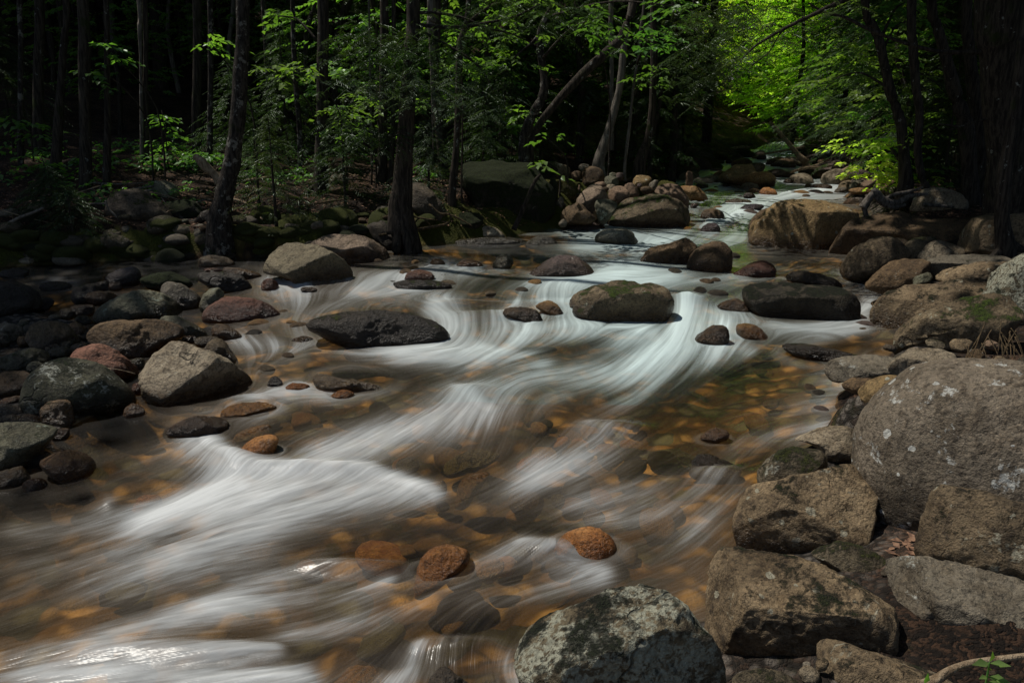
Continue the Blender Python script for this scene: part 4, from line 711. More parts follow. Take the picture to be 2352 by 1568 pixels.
('Z4', [(1295,430),(1330,360),(1390,310),(1440,315),(1480,350),(1440,400),(1340,470)], 'green', 'bluish rock leaning behind the wet reddish boulder', dict(D=7.1)),
('Z4', [(925,260),(940,215),(1020,200),(1120,205),(1220,260),(1260,300),(1150,320),(980,305)], 'mossdark', 'black rock with bright green moss tufts near the pool outlet', {}),
('Z4', [(1310,240),(1320,210),(1440,205),(1560,225),(1640,290),(1640,330),(1550,345),(1400,310),(1330,270)], 'black', 'black wet rock at the outlet of the left pool', {}),
('Z4', [(1420,200),(1450,172),(1550,180),(1660,210),(1720,245),(1640,260),(1540,225)], 'brown', 'flat brown rock behind the black wet rock', {}),
('Z4', [(680,270),(710,220),(800,185),(870,175),(905,200),(925,280),(820,295),(720,290)], 'purpledark', 'purplish craggy rock at the edge of the dark pool', {}),
('Z4', [(1300,168),(1305,110),(1380,95),(1480,110),(1550,160),(1400,172)], 'pale', 'pale flat-topped rock standing in the dark pool', {}),
('Z4', [(1055,520),(1090,485),(1170,490),(1260,540),(1330,590),(1330,640),(1250,650),(1180,600)], 'green', 'smooth grey-green rock right of the two-lobed boulder', dict(D=6.1)),
('Z4', [(1385,620),(1395,560),(1430,535),(1500,560),(1580,620),(1580,650),(1450,645)], 'brown', 'pointed wet brown rock where the rivulet turns white', {}),
('Z4', [(1330,720),(1380,650),(1450,640),(1510,700),(1550,780),(1530,810),(1450,790)], 'browndark', 'dark rock behind the large pale granite boulder', dict(D=5.75)),
('Z4', [(1265,655),(1290,628),(1400,630),(1440,645),(1360,690),(1300,690)], 'grey', 'flat grey rock above the dark rock by the granite boulder', dict(D=5.95)),
('Z4', [(485,760),(530,700),(620,670),(700,680),(780,750),(860,830),(890,860),(800,900),(700,870),(600,790)], 'red', 'dark reddish ridge-backed rock behind the round dark boulder', dict(D=5.05)),
('Z4', [(15,790),(50,740),(130,710),(240,715),(320,745),(330,790),(240,820),(180,850),(60,840)], 'greendark', 'smooth oval grey-green boulder left of the round dark one', dict(D=5.2)),
('Z4', [(-90,900),(0,862),(100,858),(180,875),(210,910),(180,990),(100,1020),(-60,1020)], 'brown', 'orange-brown boulder cut by the left edge of the photo', dict(D=4.75)),
('Z4', [(-250,1300),(-100,1210),(0,1192),(100,1195),(250,1235),(340,1270),(370,1300),(280,1370),(200,1420),(100,1480),(-100,1500)], 'green', 'broad grey-green lichened slab at the lower left shore', dict(D=3.75, facets=3)),
('Z4', [(280,1400),(340,1380),(450,1375),(550,1400),(600,1460),(610,1520),(500,1560),(400,1570),(330,1500)], 'brownwet', 'wet dark rock right of the broad grey-green slab', dict(D=3.6)),
('Z4', [(800,1140),(820,1090),(870,1065),(920,1085),(945,1130),(900,1155)], 'pink', 'small wet pinkish stone below the pale granite boulder', {}),
('Z4', [(1440,1130),(1470,1080),(1560,1060),(1700,1060),(1780,1090),(1820,1110),(1700,1130),(1530,1145)], 'amber', 'flat rusty stone just breaking the surface below the granite boulder', {}),
('Z4', [(1100,1240),(1130,1190),(1200,1160),(1300,1150),(1440,1160),(1500,1200),(1450,1260),(1330,1290),(1200,1275)], 'brownwet', 'glossy wet boulder dark on one end and orange on the other', {}),
('Z4', [(1540,1385),(1580,1330),(1660,1280),(1760,1270),(1830,1300),(1800,1370),(1740,1420),(1620,1420)], 'orange', 'rounded orange stone above the big white ripple', {}),
('Z4', [(1510,1230),(1580,1180),(1700,1160),(1780,1180),(1760,1230),(1640,1270),(1540,1280)], 'amber', 'dull amber stone upstream of the rounded orange stone', dict(lift=-.02)),
('Z4', [(1700,315),(1710,265),(1770,248),(1820,280),(1820,325),(1760,335)], 'red', 'small red stone with white water pouring past it', {}),
('Z4', [(2030,880),(2080,850),(2160,870),(2230,900),(2300,910),(2500,950),(2560,990),(2420,985),(2250,970),(2080,950)], 'pale', 'long low cream and brown rock awash in midstream', {}),
('Z4', [(2150,1020),(2200,975),(2290,985),(2320,1010),(2260,1040)], 'orange', 'small orange stone in front of the long low cream rock', {}),
('Z4', [(1860,960),(1900,930),(1980,935),(2030,960),(1990,988),(1900,988)], 'orange', 'golden cobble left of the long low cream rock', {}),
('Z4', [(1740,945),(1770,895),(1810,885),(1850,930),(1820,960)], 'black', 'small blue-black stone splitting a thread of water', {}),
('Z4', [(1880,640),(1920,600),(1990,590),(2050,620),(2060,660),(1950,665)], 'brown', 'smooth brown cobble covered by a veil of water', dict(lift=-.015)),
('Z4', [(-150,490),(-90,280),(0,245),(80,250),(160,300),(230,360),(240,440),(150,480)], 'black', 'big black boulder at the left edge behind the cobbles', dict(D=6.9)),
('Z4', [(230,450),(260,380),(330,375),(360,410),(300,455)], 'black', 'small black rock right of the big black boulder', dict(D=7.0)),
('Z4', (268,272,462,338), 'dark', 'low dark rock in the left rivulet', {}),
('Z4', (472,285,670,410), 'dark', 'dark angular rock behind the small cobbles', dict(D=7.3)),
('Z4', (568,333,768,412), 'brown', 'flat brown rock left of the grey-green cracked boulder', dict(D=6.95)),
('Z4', (468,412,622,492), 'brown', 'rounded brown rock below the flat brown rock', dict(D=6.7)),
('Z4', (385,440,475,515), 'browndark', 'dark cobble beside the rounded brown rock', dict(D=6.6)),
('Z4', (5,183,182,245), 'dark', 'dark flat rock at the pool edge on the far left', {}),
('Z4', (-60,532,142,655), 'grey', 'grey boulder at the left edge of the cobble bar', dict(D=6.0)),
('Z4', (600,272,740,330), 'dark', 'dark stone below the purplish craggy rock', {}),
('Z4', (710,275,800,325), 'pink', 'small pink stone below the purplish craggy rock', {}),
('Z4', (180,795,292,880), 'green', 'round grey-green cobble by the round dark boulder', dict(D=4.95)),
('Z4', (318,697,470,762), 'green', 'blue-grey angular cobble on top of the gap behind the round dark boulder', dict(D=5.25)),
('Z4', (300,680,395,735), 'grey', 'grey cobble left of the blue-grey angular cobble', dict(D=5.4)),
('Z4', (383,655,482,715), 'green', 'pale blue-grey cobble in the heap behind the round dark boulder', dict(D=5.5)),
('Z4', (465,670,570,745), 'pale', 'whitish cobble under the two-lobed boulder', dict(D=5.4)),
('Z4', (542,748,662,812), 'brown', 'small brown cobble resting on the dark reddish rock', dict(D=4.95)),
('Z4', (850,768,945,840), 'green', 'blue-green stone between the dark reddish rock and the granite boulder', dict(D=5.3)),
('Z4', (862,935,942,1005), 'red', 'dark red stone at the left foot of the granite boulder', dict(D=4.8)),
('Z4', (8,1138,135,1200), 'pale', 'white-grey cobble above the broad grey-green slab', dict(D=4.2)),
('Z4', (128,1140,258,1225), 'brown', 'brown cobble left of the rusty cube-like rock', dict(D=4.1)),
('Z4', (5,1018,142,1068), 'pink', 'pinkish flat cobble below the orange-brown boulder', dict(D=4.6)),
('Z4', (-80,1082,205,1160), 'grey', 'long low grey rock behind the white-grey cobble', dict(D=4.35)),
('Z4', (125,1035,205,1075), 'greendark', 'slate-coloured cobble right of the pinkish flat one', dict(D=4.5)),
('Z4', (335,1228,455,1300), 'brown', 'wet chestnut cobble right of the broad slab', dict(D=3.95)),
('Z4', (158,1405,290,1480), 'blackwet', 'glistening black cobble between slab and wet dark rock', dict(D=3.55)),
('Z4', (-60,1488,195,1620), 'browndark', 'dark brown boulder at the left edge below the broad slab', dict(D=3.3)),
('Z4', (150,1560,300,1640), 'brownwet', 'small orange-brown wet cobble by the dark brown boulder', dict(D=3.3)),
('Z4', (110,630,190,690), 'brown', 'brown cobble left of the round olive-brown boulder', dict(D=5.7)),
('Z4', (-40,598,62,690), 'grey', 'rounded grey cobble below the grey boulder on the left edge', dict(D=5.6)),
('Z4', (440,545,560,640), 'brown', 'two-toned cobble right of the round olive-brown boulder', dict(D=6.0)),
('Z4', (498,488,595,545), 'greendark', 'slate-green cobble above the two-toned cobble', dict(D=6.4)),
('Z4', (1640,1120,1820,1170), 'brown', 'brown stone under a thin sheet of water below the rusty flat stone', dict(lift=-.02)),
('Z4', (1260,1045,1390,1090), 'gold', 'tan stone awash at the foot of the granite boulder', dict(lift=-.01)),
('Z4', (1190,625,1290,670), 'brown', 'brown cobble between the smooth grey-green and dark rocks', dict(D=6.0)),
('Z4', (1330,185,1450,210), 'red', 'thin red-brown rock breaking the pool outlet', {}),
('Z4', (1960,305,2080,342), 'brown', 'small wet brown stone below the large tilted boulder', {}),
# seen through the foreground water
('Z8', [(1290,750),(1340,670),(1440,620),(1560,605),(1660,660),(1700,740),(1660,820),(1560,815),(1400,780)], 'orange', 'glowing orange boulder just awash in the foreground', dict(facets=1, rough=.5, lift=.05)),
('Z8', [(430,920),(470,800),(560,730),(680,710),(800,760),(790,830),(650,880),(500,930)], 'orange', 'orange boulder with black veins in the foreground water', dict(facets=1, rough=.5, lift=.045)),
('Z8', [(670,340),(720,260),(850,180),(930,190),(880,260),(760,355)], 'amber', 'elongated golden stone under clear water in midstream', dict(lift=-.02)),
('Z8', [(600,110),(760,50),(900,40),(1000,80),(850,130),(640,150)], 'olive', 'olive-green submerged slab above the golden stone', dict(lift=-.05)),
('Z8', [(1050,140),(1120,80),(1300,70),(1310,120),(1180,170)], 'orange', 'orange submerged stone right of the olive slab', dict(lift=-.05)),
('Z8', [(-200,1500),(-100,1300),(0,1200),(150,1170),(270,1260),(300,1400),(200,1568),(0,1640)], 'amber', 'big mottled amber boulder under the nearest water', dict(lift=-.17)),
('Z8', [(440,1640),(500,1520),(560,1450),(620,1385),(690,1430),(780,1500),(830,1640)], 'blackwet', 'black rock cutting the lowest white chute', dict(facets=4, D=2.0, lift=-.05)),
('Z6', [(95,1540),(160,1490),(230,1468),(280,1490),(290,1530),(200,1560)], 'pink', 'small pinkish stone awash above the right foreground rapids', {}),
('Z9', [(30,180),(110,110),(230,120),(370,180),(330,240),(200,265),(60,250)], 'black', 'blue-black submerged boulder near the right foreground', dict(lift=-.03)),
('Z7', [(790,420),(820,370),(900,345),(980,370),(970,420),(880,440)], 'orange', 'submerged orange stone glowing under the left foreground ripple', dict(lift=-.01)),
('Z8', [(200,250),(300,220),(420,240),(440,290),(300,300)], 'amber', 'amber cobble under the clear tongue of water', dict(lift=-.03)),
('Z8', (530,240,650,310), 'amber', 'brown-gold cobble left of the elongated golden stone', dict(lift=-.03)),
('Z8', (1020,280,1250,390), 'brown', 'reddish submerged stone right of the elongated golden stone', dict(lift=-.05)),
('Z8', (1280,320,1370,380), 'olive', 'little yellow-green submerged stone', dict(lift=-.03)),
('Z8', (820,700,1000,800), 'amber', 'dull orange submerged stone between the two bright orange boulders', dict(lift=-.03)),
('Z8', (1480,390,1620,470), 'brown', 'brown submerged stone upstream of the glowing orange boulder', dict(lift=-.05)),
('Z8', (1700,900,1850,990), 'amber', 'amber stone under water near the lichen mottled boulder', dict(lift=-.04)),
('Z8', (0,80,180,190), 'black', 'dark submerged stone under the middle current', dict(lift=-.04)),
('Z8', (330,90,480,170), 'black', 'slaty submerged stone right of the dark one', dict(lift=-.04)),
# left bank
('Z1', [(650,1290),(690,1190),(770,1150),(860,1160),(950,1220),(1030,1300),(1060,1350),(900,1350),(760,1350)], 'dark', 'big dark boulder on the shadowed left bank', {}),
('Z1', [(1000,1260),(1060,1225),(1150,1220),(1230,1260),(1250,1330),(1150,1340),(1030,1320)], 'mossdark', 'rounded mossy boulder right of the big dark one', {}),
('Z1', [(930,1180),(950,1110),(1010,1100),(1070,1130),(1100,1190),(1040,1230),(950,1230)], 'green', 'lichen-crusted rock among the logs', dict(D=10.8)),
('Z1', (940,1325,1025,1375), 'grey', 'grey stone under the big dark boulder', {}),
('Z1', (745,1385,798,1428), 'grey', 'small grey stone on the leafy bank', {}),
('Z1', [(1130,1440),(1180,1385),(1260,1360),(1290,1400),(1290,1440),(1200,1470)], 'grey', 'grey rock at the foot of the tall birch', {}),
('Z1', (885,1368,1050,1440), 'moss', 'moss dome on the left bank', {}),
('Z1', (1060,1370,1190,1430), 'mossy', 'half mossy stone left of the tall birch', {}),
('Z1', (1400,1318,1510,1372), 'mossy', 'mossy stone behind the tall birch', {}),
('Z1', (1540,1250,1720,1370), 'moss', 'mossy knoll under the small fir', {}),
('Z1', (640,1400,745,1460), 'mossy', 'moss-tufted stone on the left bank', {}),
('Z1', (485,1438,575,1492), 'grey', 'grey cobble at the mossy water edge', {}),
('Z1', (780,1468,850,1492), 'pale', 'white flat stone in the bank moss', {}),
('Z1', (540,1330,600,1375), 'grey', 'dull stone in the leaf litter', {}),
('Z1', (0,1280,110,1330), 'grey', 'grey flat stone on the far left bank', {}),
('Z1', (180,1235,300,1290), 'grey', 'slaty stone on the far left bank', {}),
('Z1', (2020,1060,2120,1130), 'mossy', 'mossy rock beyond the straight dark trunk', {}),
('Z1', (1040,1440,1330,1530), 'moss', 'mossy hummock below the tall birch', {}),
('Z1', (1430,1390,1800,1500), 'moss', 'long mossy root hump right of the tall birch', {}),
('Z1', (1690,1320,1970,1420), 'moss', 'mossy hump stepping up the bank', {}),
('Z1', (1930,1270,2160,1380), 'moss', 'thick yellow-green moss pillow over roots', {}),
('Z1', (1540,1450,1720,1545), 'moss', 'mossy hump behind the large tilted boulder', {}),
('Z1', (700,1500,1050,1570), 'moss', 'mossy tongue reaching into the pool', {}),
('Z1', (50,1440,420,1530), 'moss', 'low moss carpet at the left pool edge', {}),
('Z1', (150,1515,330,1570), 'mossy', 'grey stone sunk in the moss carpet', {}),
('Z4', (130,108,245,150), 'pale', 'pale stone at the dark pool edge', {}),
('Z4', (332,100,440,155), 'pale', 'second pale stone right along the dark pool edge', {}),
('Z2', (1160,990,1330,1090), 'mossdark', 'mossy rock right behind the giant mossy boulder', dict(D=12.4)),
('Z2', (-20,1290,105,1400), 'moss', 'moss pillow hanging over the craggy pinkish boulder', {}),
('Z2', (180,1270,390,1350), 'moss', 'moss pad at the foot of the thick trunk', {}),
('Z2', (680,1290,870,1390), 'mossdark', 'mossy lump left of the giant mossy boulder', {}),
('Z2', (1270,1080,1330,1230), 'mossdark', 'dark mossy flank right of the giant boulder', dict(D=11.6)),
('Z2', (1450,1005,1530,1050), 'grey', 'grey stone at the foot of the far trunks', dict(D=14)),
]
# how high the banks must stand under their boulders
for z, p, mt, lab, kw in NRK:
    if 'D' not in kw or kw['D'] is None or z in ('Z4', 'Z8'): continue
    if isinstance(p, tuple): p = [(p[0], p[1]), (p[2], p[3])]
    q = np.array(zp(z, p)); u0, v0 = q.min(0); u1, v1 = q.max(0); D = kw['D']
    if z in ('Z5', 'D', 'Z1', 'Z2') : continue
    P_ = at((u0+u1)/2, min(v1, 1650), D); hw = (u1-u0)*.5*D/FPX
    PADS.append((P_[0], P_[1]+hw*.4, P_[2]-.02, hw*.85+.04))
build_ground()
# each entry: picture region, outline (a ring of points, or four numbers for an oval), material, label, options
RM['bigboulder'] = rock_mat('weathered grey boulder', (.125, .108, .088), (.23, .20, .168), .5, (.62, .62, .57), 0, dark=.75, spots=1, crk=0)
RM['mosspatch'] = rock_mat('moss patched granite', (.12, .09, .055), (.21, .17, .115), .5, (.45, .45, .33), .42, (.05, .075, .008), dark=.65)  # lighter granite with green moss patches of its own
RM['mossyel'] = rock_mat('yellow mossed rock', (.15, .11, .06), (.25, .19, .11), .2, moss=1.0, mcol=(.085, .08, .01))
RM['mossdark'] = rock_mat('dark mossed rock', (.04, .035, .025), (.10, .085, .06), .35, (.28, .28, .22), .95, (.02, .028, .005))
RM['blackish'] = rock_mat('black algae rock', (.022, .019, .012), (.06, .05, .033), .22, (.28, .28, .2), .5, (.012, .015, .004))
RM['blackwet'] = RM['black']; RM['tandark'] = rock_mat('weathered brown granite', (.13, .115, .08), (.21, .185, .13), .3, (.4, .42, .34), .1)
RM['pinkdark'] = rock_mat('craggy pink granite', (.15, .115, .09), (.26, .205, .165), .25, (.4, .38, .33), .1)
RM['greenwet'] = rock_mat('wet blue-grey rock', (.10, .11, .10), (.19, .20, .18), .4, (.32, .35, .3), .1)
RM['brownwet'] = rock_mat('wet brown rock', (.08, .05, .028), (.20, .12, .055), .0, wetall=.6); RM['browndark'] = rock_mat('dull brown rock', (.09, .07, .045), (.16, .125, .08), .15, (.3, .3, .22), .25)
RM['greendark'] = rock_mat('dull green-grey rock', (.10, .105, .075), (.17, .175, .13), .3, (.3, .32, .25), .3)
RM['purplewet'] = rock_mat('violet wet stone', (.07, .055, .085), (.14, .10, .13), .0, wetall=.6); RM['purpledark'] = rock_mat('dull purple rock', (.10, .085, .095), (.17, .15, .16), .3, (.3, .3, .28), .1)
RM['darkpatch'] = rock_mat('dark rock with white lichen', (.035, .04, .022), (.075, .078, .05), .75, (.42, .43, .36), .35, (.012, .018, .004), dark=.4)
ROCKFOOT = []
for z, p, mt, lab, kw in NRK:
    if isinstance(p, tuple): p = [(p[0], p[1]), (p[2], p[3])]
    q = np.array(zp(z, p)); u0, v0 = q.min(0); u1, v1 = q.max(0)
    if z in ('Z1', 'Z9') or kw.get('lift', 0) < 0 or u1-u0 < 16 or (z == 'Z4' and (u0+u1)/2 < 330): continue
    P_ = at((u0+u1)/2, v1) if v1 < 1650 else None
    if P_ is None or not (XL(P_[1])-.2 < P_[0] < XR(P_[1])+.2): continue
    ROCKFOOT.append(((u0+u1)/2, v1-(u1-u0)*.14, (u1-u0)*.5, (u1-u0)*.17))
build_water()
for z, p, mt, lab, kw in NRK:
    if isinstance(p, tuple):
        (x0, y0), (x1, y1) = zp(z, [(p[0], p[1]), (p[2], p[3])]); P = ell(x0, y0, x1, y1)
    else: P = zp(z, p)
    kw = dict(kw)
    if z in ('Z5', 'D', 'Z2') and kw.get('D') and kw['D'] > 4: kw['D'] = min(kw['D'], 1.02*float(at(np.mean([q[0] for q in P]), max(q[1] for q in P))[1]))
    if z == 'Z4' and kw.get('D'): kw['D'] = max(kw['D'], 1.0*float(at(np.mean([q[0] for q in P]), max(q[1] for q in P))[1]))
    if z in ('Z8', 'Z7') and 'D' not in kw: kw['ext'] = .5; kw['lift'] = kw.get('lift', 0)-.055
    if kw.get('lift', 0) < 0 and z not in ('Z8', 'Z7'): kw['lift'] -= .03
    rock(P, mt, lab, 'boulder' if ('boulder' in lab) else 'stone' if ('stone' in lab or 'cobble' in lab) else 'rock', **kw)

# loose cobbles: a few shapes copied over the bar, the banks and the bed
def pebble_proto(mat, seed):
    S, F = ico(3); rg = np.random.default_rng(seed); V = S*np.array([1, .8, .55])
    for _ in range(5):
        d = rg.normal(size=3); d /= np.linalg.norm(d); h = V@d; V = V-(np.maximum(h-.82*h.max(), 0)*.8)[:, None]*d
    V = V*(1+.08*fbm(S*1.6+seed, seed, 3))[:, None]
    return mesh_np('cobble', V, F, RM[mat], True, {'wet': np.zeros(len(V))})
PM = [pebble_proto(m, i) for i, m in enumerate(['grey', 'brown', 'green', 'dark', 'pale', 'tan', 'brown', 'purple', 'amber', 'orange', 'olive', 'black'])]
def scatter(n, region, r0, r1, pick, label, group, bedlevel=None, sink=.3):
    (ua, va, ub, vb) = region; k = 0; tries = 0
    while k < n and tries < n*6:
        tries += 1
        u, v = RNG.uniform(ua, ub), RNG.uniform(va, vb); P = at(u, v)
        x, y = P[0], P[1]; g = float(gfn(x, y)[0]); w = float(zw(y)); r = RNG.uniform(r0, r1)**1
        if bedlevel is None and g < w-.09: continue
        if bedlevel is not None:
            if g > w-.1: continue
            z = g+bedlevel
        else: z = g+r*(.55-sink)
        o = bpy.data.objects.new('cobble', PM[pick[int(RNG.integers(len(pick)))]]); link(o)
        o.location = (x, y, z); o.scale = (r, r*RNG.uniform(.75, 1.1), r*RNG.uniform(.7, 1.1)); o.rotation_euler = (RNG.uniform(-.3, .3), RNG.uniform(-.3, .3), RNG.uniform(0, 6.3))
        tag(o, label, 'stone', group); k += 1
G1 = 'small loose cobbles on the left bar'; l1 = 'small loose cobble lying among boulders on the left bar'
scatter(24, (0, 700, 330, 800), .03, .075, [0, 1, 2, 3, 4, 7], l1, G1)
scatter(34, (-60, 800, 330, 1080), .02, .05, [0, 1, 2, 3, 4, 5, 7], l1, G1)
scatter(10, (0, 1060, 190, 1150), .015, .04, [0, 1, 3, 5], l1, G1)
G2 = 'small stones scattered on the left bank'; scatter(16, (0, 480, 900, 590), .03, .08, [0, 3, 1, 2], 'small dull stone in moss and leaf litter on the left bank', G2)
G3 = 'small stones between the right bank boulders'; scatter(12, (2060, 760, 2352, 840), .02, .06, [1, 5, 0], 'small stone in soil between the right bank boulders', G3)
scatter(10, (1850, 1250, 2352, 1568), .01, .03, [1, 5, 0, 4], 'small stone in soil between the right bank boulders', G3)
G4 = 'stones along the far shores'; scatter(26, (1290, 395, 1600, 490), .05, .14, [0, 1, 5, 7, 6], 'small stone between boulders of the far rock pile', G4)
scatter(18, (1860, 370, 2150, 470), .06, .16, [0, 1, 5, 6], 'small stone on the far right shore under trees', 'stones on the far right shore')
scatter(14, (1600, 345, 1960, 445), .06, .17, [0, 1, 5, 3, 7], 'small stone breaking the far riffle', 'stones in the far riffle', None, .1)
def inwater(n, region, r0, r1, pick, label, group):
    for _ in range(n):
        u, v = RNG.uniform(region[0], region[2]), RNG.uniform(region[1], region[3]); P = at(u, v); r = RNG.uniform(r0, r1)
        o = bpy.data.objects.new('cobble', PM[pick[int(RNG.integers(len(pick)))]]); link(o)
        o.location = (P[0], P[1], float(zw(P[1]))-r*.12); o.scale = (r, r*.9, r*.9); o.rotation_euler = (0, 0, RNG.uniform(0, 6.3)); tag(o, label, 'stone', group)
inwater(18, (1600, 350, 1900, 440), .08, .2, [0, 1, 5, 7, 6], 'small stone breaking the far riffle', 'stones in the far riffle')
for _ in range(44):
    u, v = RNG.uniform(1560, 2060), RNG.uniform(350, 440); P = at(u, v)
    if XL(P[1])-1.5 < P[0] < XR(P[1])+2.5 and not (XL(P[1])+1.2 < P[0] < XR(P[1])-.8 and RNG.random() < .6):
        r = RNG.uniform(.14, .36); o = bpy.data.objects.new('river_rock', PM[[0, 1, 5, 7, 3, 1, 4][int(RNG.integers(7))]]); link(o)
        o.location = (P[0], P[1], P[2]+r*.1); o.scale = (r, r*.9, r*RNG.uniform(.8, 1.1)); o.rotation_euler = (RNG.uniform(-.3, .3), RNG.uniform(-.3, .3), RNG.uniform(0, 6.3)); tag(o, 'river rock lining the far reach of the stream', 'rock', 'river rocks of the far reach')
for a, b, c, d, n, r0, r1 in [(820, 596, 1000, 650, 6, .06, .14), (1560, 640, 1700, 690, 4, .07, .13), (1540, 575, 1700, 640, 3, .07, .14), (560, 690, 700, 860, 7, .05, .11), (1000, 640, 1250, 700, 4, .06, .12), (1950, 640, 2040, 760, 5, .07, .15), (1590, 425, 1740, 500, 9, .07, .18), (1820, 420, 1960, 465, 7, .08, .2), (1850, 820, 2000, 960, 5, .04, .09)]:
    for _ in range(n):
        P = at(RNG.uniform(a, c), RNG.uniform(b, d)); r = RNG.uniform(r0, r1)
        o = bpy.data.objects.new('river_rock', PM[[1, 7, 5, 3, 6, 8, 11][int(RNG.integers(7))]]); link(o); o.location = (P[0], P[1], float(zw(P[1]))-r*.15); o.scale = (r, r*.85, r*RNG.uniform(.7, 1.)); o.rotation_euler = (RNG.uniform(-.2, .2), RNG.uniform(-.2, .2), RNG.uniform(0, 6.3))
        tag(o, 'half-submerged rock breaking the midstream rapids', 'rock', 'half-submerged rocks in the rapids')
PB = [pebble_proto(m, 40+i) for i, m in enumerate(['moss', 'mossy', 'moss', 'moss', 'mossdark', 'grey'])]
k = 0
for a, b, c, d, n, r0, r1 in [(0, 545, 560, 600, 34, .10, .24), (560, 500, 1050, 560, 16, .10, .24), (0, 480, 900, 545, 26, .07, .2), (1600, 348, 1760, 378, 16, .16, .34)]:
    for _ in range(n):
        P = at(RNG.uniform(a, c), RNG.uniform(b, d)); r = RNG.uniform(r0, r1)
        if P[0] > XL(P[1])+.45: continue
        o = bpy.data.objects.new('bank_stone', PB[int(RNG.integers(6))]); link(o); o.location = (P[0], P[1], P[2]+r*.05); o.scale = (r, r*RNG.uniform(.7, 1.1), r*RNG.uniform(.6, 1.)); o.rotation_euler = (RNG.uniform(-.2, .2), RNG.uniform(-.2, .2), RNG.uniform(0, 6.3))
        far_ = a > 1500; tag(o, 'mossy stone bedded in the far left shore' if far_ else 'half-buried mossy stone along the left bank edge', 'stone', 'stones bedded in the far left shore' if far_ else 'half-buried stones along the left bank')
G5 = 'cobbles seen through the water'; l5 = 'submerged cobble seen blurred through the flowing water'
scatter(24, (1220, 900, 1480, 985), .03, .09, [8, 9, 1, 8, 10, 11], l5, G5, .06)
scatter(30, (800, 980, 1650, 1250), .05, .13, [8, 9, 8, 1, 10, 11, 6], l5, G5, .05)
scatter(20, (100, 1150, 1500, 1500), .05, .14, [8, 9, 8, 1, 10, 11, 6], l5, G5, .05)
scatter(14, (560, 640, 1200, 960), .05, .14, [8, 9, 8, 1, 11, 6], l5, G5, .05)
scatter(8, (1700, 560, 2050, 960), .05, .14, [8, 8, 1, 11, 6], l5, G5, .05)
# ------------------------------------------------------------------ wood
def tube(pts, rads, nseg=10, seed=0, knob=.10, sub=4):
    """a bent, knobbly round stem through pts (world coordinates)"""
    P = np.array(pts, float); Rr = np.array(rads, float); n = len(P)
    t = np.linspace(0, n-1, (n-1)*sub+1); i = np.minimum(t.astype(int), n-2); a = (t-i)[:, None]
    def g(k): return P[np.clip(k, 0, n-1)]
    p0, p1, p2, p3 = g(i-1), g(i), g(i+1), g(i+2)
    Q = .5*((2*p1)+(-p0+p2)*a+(2*p0-5*p1+4*p2-p3)*a**2+(-p0+3*p1-3*p2+p3)*a**3)
    r = np.interp(t, np.arange(n), Rr); T = np.gradient(Q, axis=0); T /= np.linalg.norm(T, axis=1)[:, None]+1e-9
    ref = np.where(np.abs(T[:, 2:3]) > .9, np.array([[0, 1., 0]]), np.array([[0, 0, 1.]]))
    A = np.cross(T, ref); A /= np.linalg.norm(A, axis=1)[:, None]; B = np.cross(T, A)
    th = np.arange(nseg)*2*math.pi/nseg
    V = (Q[:, None]+r[:, None, None]*(np.cos(th)[None, :, None]*A[:, None]+np.sin(th)[None, :, None]*B[:, None])).reshape(-1, 3)
    C = np.repeat(Q, nseg, 0); d = V-C; rr = np.repeat(r, nseg)
    V = C+d*(1+knob*fbm(np.stack([V[:, 0]/(.1+rr*1.5), V[:, 1]/(.1+rr*1.5), V[:, 2]/(.3+rr*5)], 1)+seed, seed, 3))[:, None]
    m = len(Q); k = np.arange(m-1)[:, None]*nseg+np.arange(nseg)[None, :]; k2 = np.arange(m-1)[:, None]*nseg+(np.arange(nseg)[None, :]+1) % nseg
    F = np.stack([k, k2, k2+nseg, k+nseg], -1).reshape(-1, 4)
    V = np.vstack([V, Q[:1], Q[-1:]]); c0, c1 = len(V)-2, len(V)-1; j = np.arange(nseg); j2 = (j+1) % nseg
    F = np.vstack([F, np.stack([j2, j, np.full(nseg, c0), np.full(nseg, c0)], 1), np.stack([j+(m-1)*nseg, j2+(m-1)*nseg, np.full(nseg, c1), np.full(nseg, c1)], 1)])
    return V, F
def fixF(F):  # caps are triangles written as quads: keep them as thin fans by splitting all quads
    a = F[:, [0, 1, 2]]; b = F[:, [0, 2, 3]]; b = b[(b[:, 1] != b[:, 2])]; return np.vstack([a, b])
def join(parts):
    Vs, Fs, n = [], [], 0
    for V, F in parts: Vs.append(V); Fs.append(F+n); n += len(V)
    return np.vstack(Vs), np.vstack(Fs)
def wood(name, parts, mat, parent=None, org=None):
    V, F = join([(v, fixF(f)) for v, f in parts]); org = V[V[:, 2].argmin()]*0+np.array([V[:, 0].mean(), V[:, 1].mean(), V[:, 2].min()]) if org is None else np.array(org)
    return obj(name, mesh_np(name, V-org, F, mat), parent, org if parent is None else (0, 0, 0))

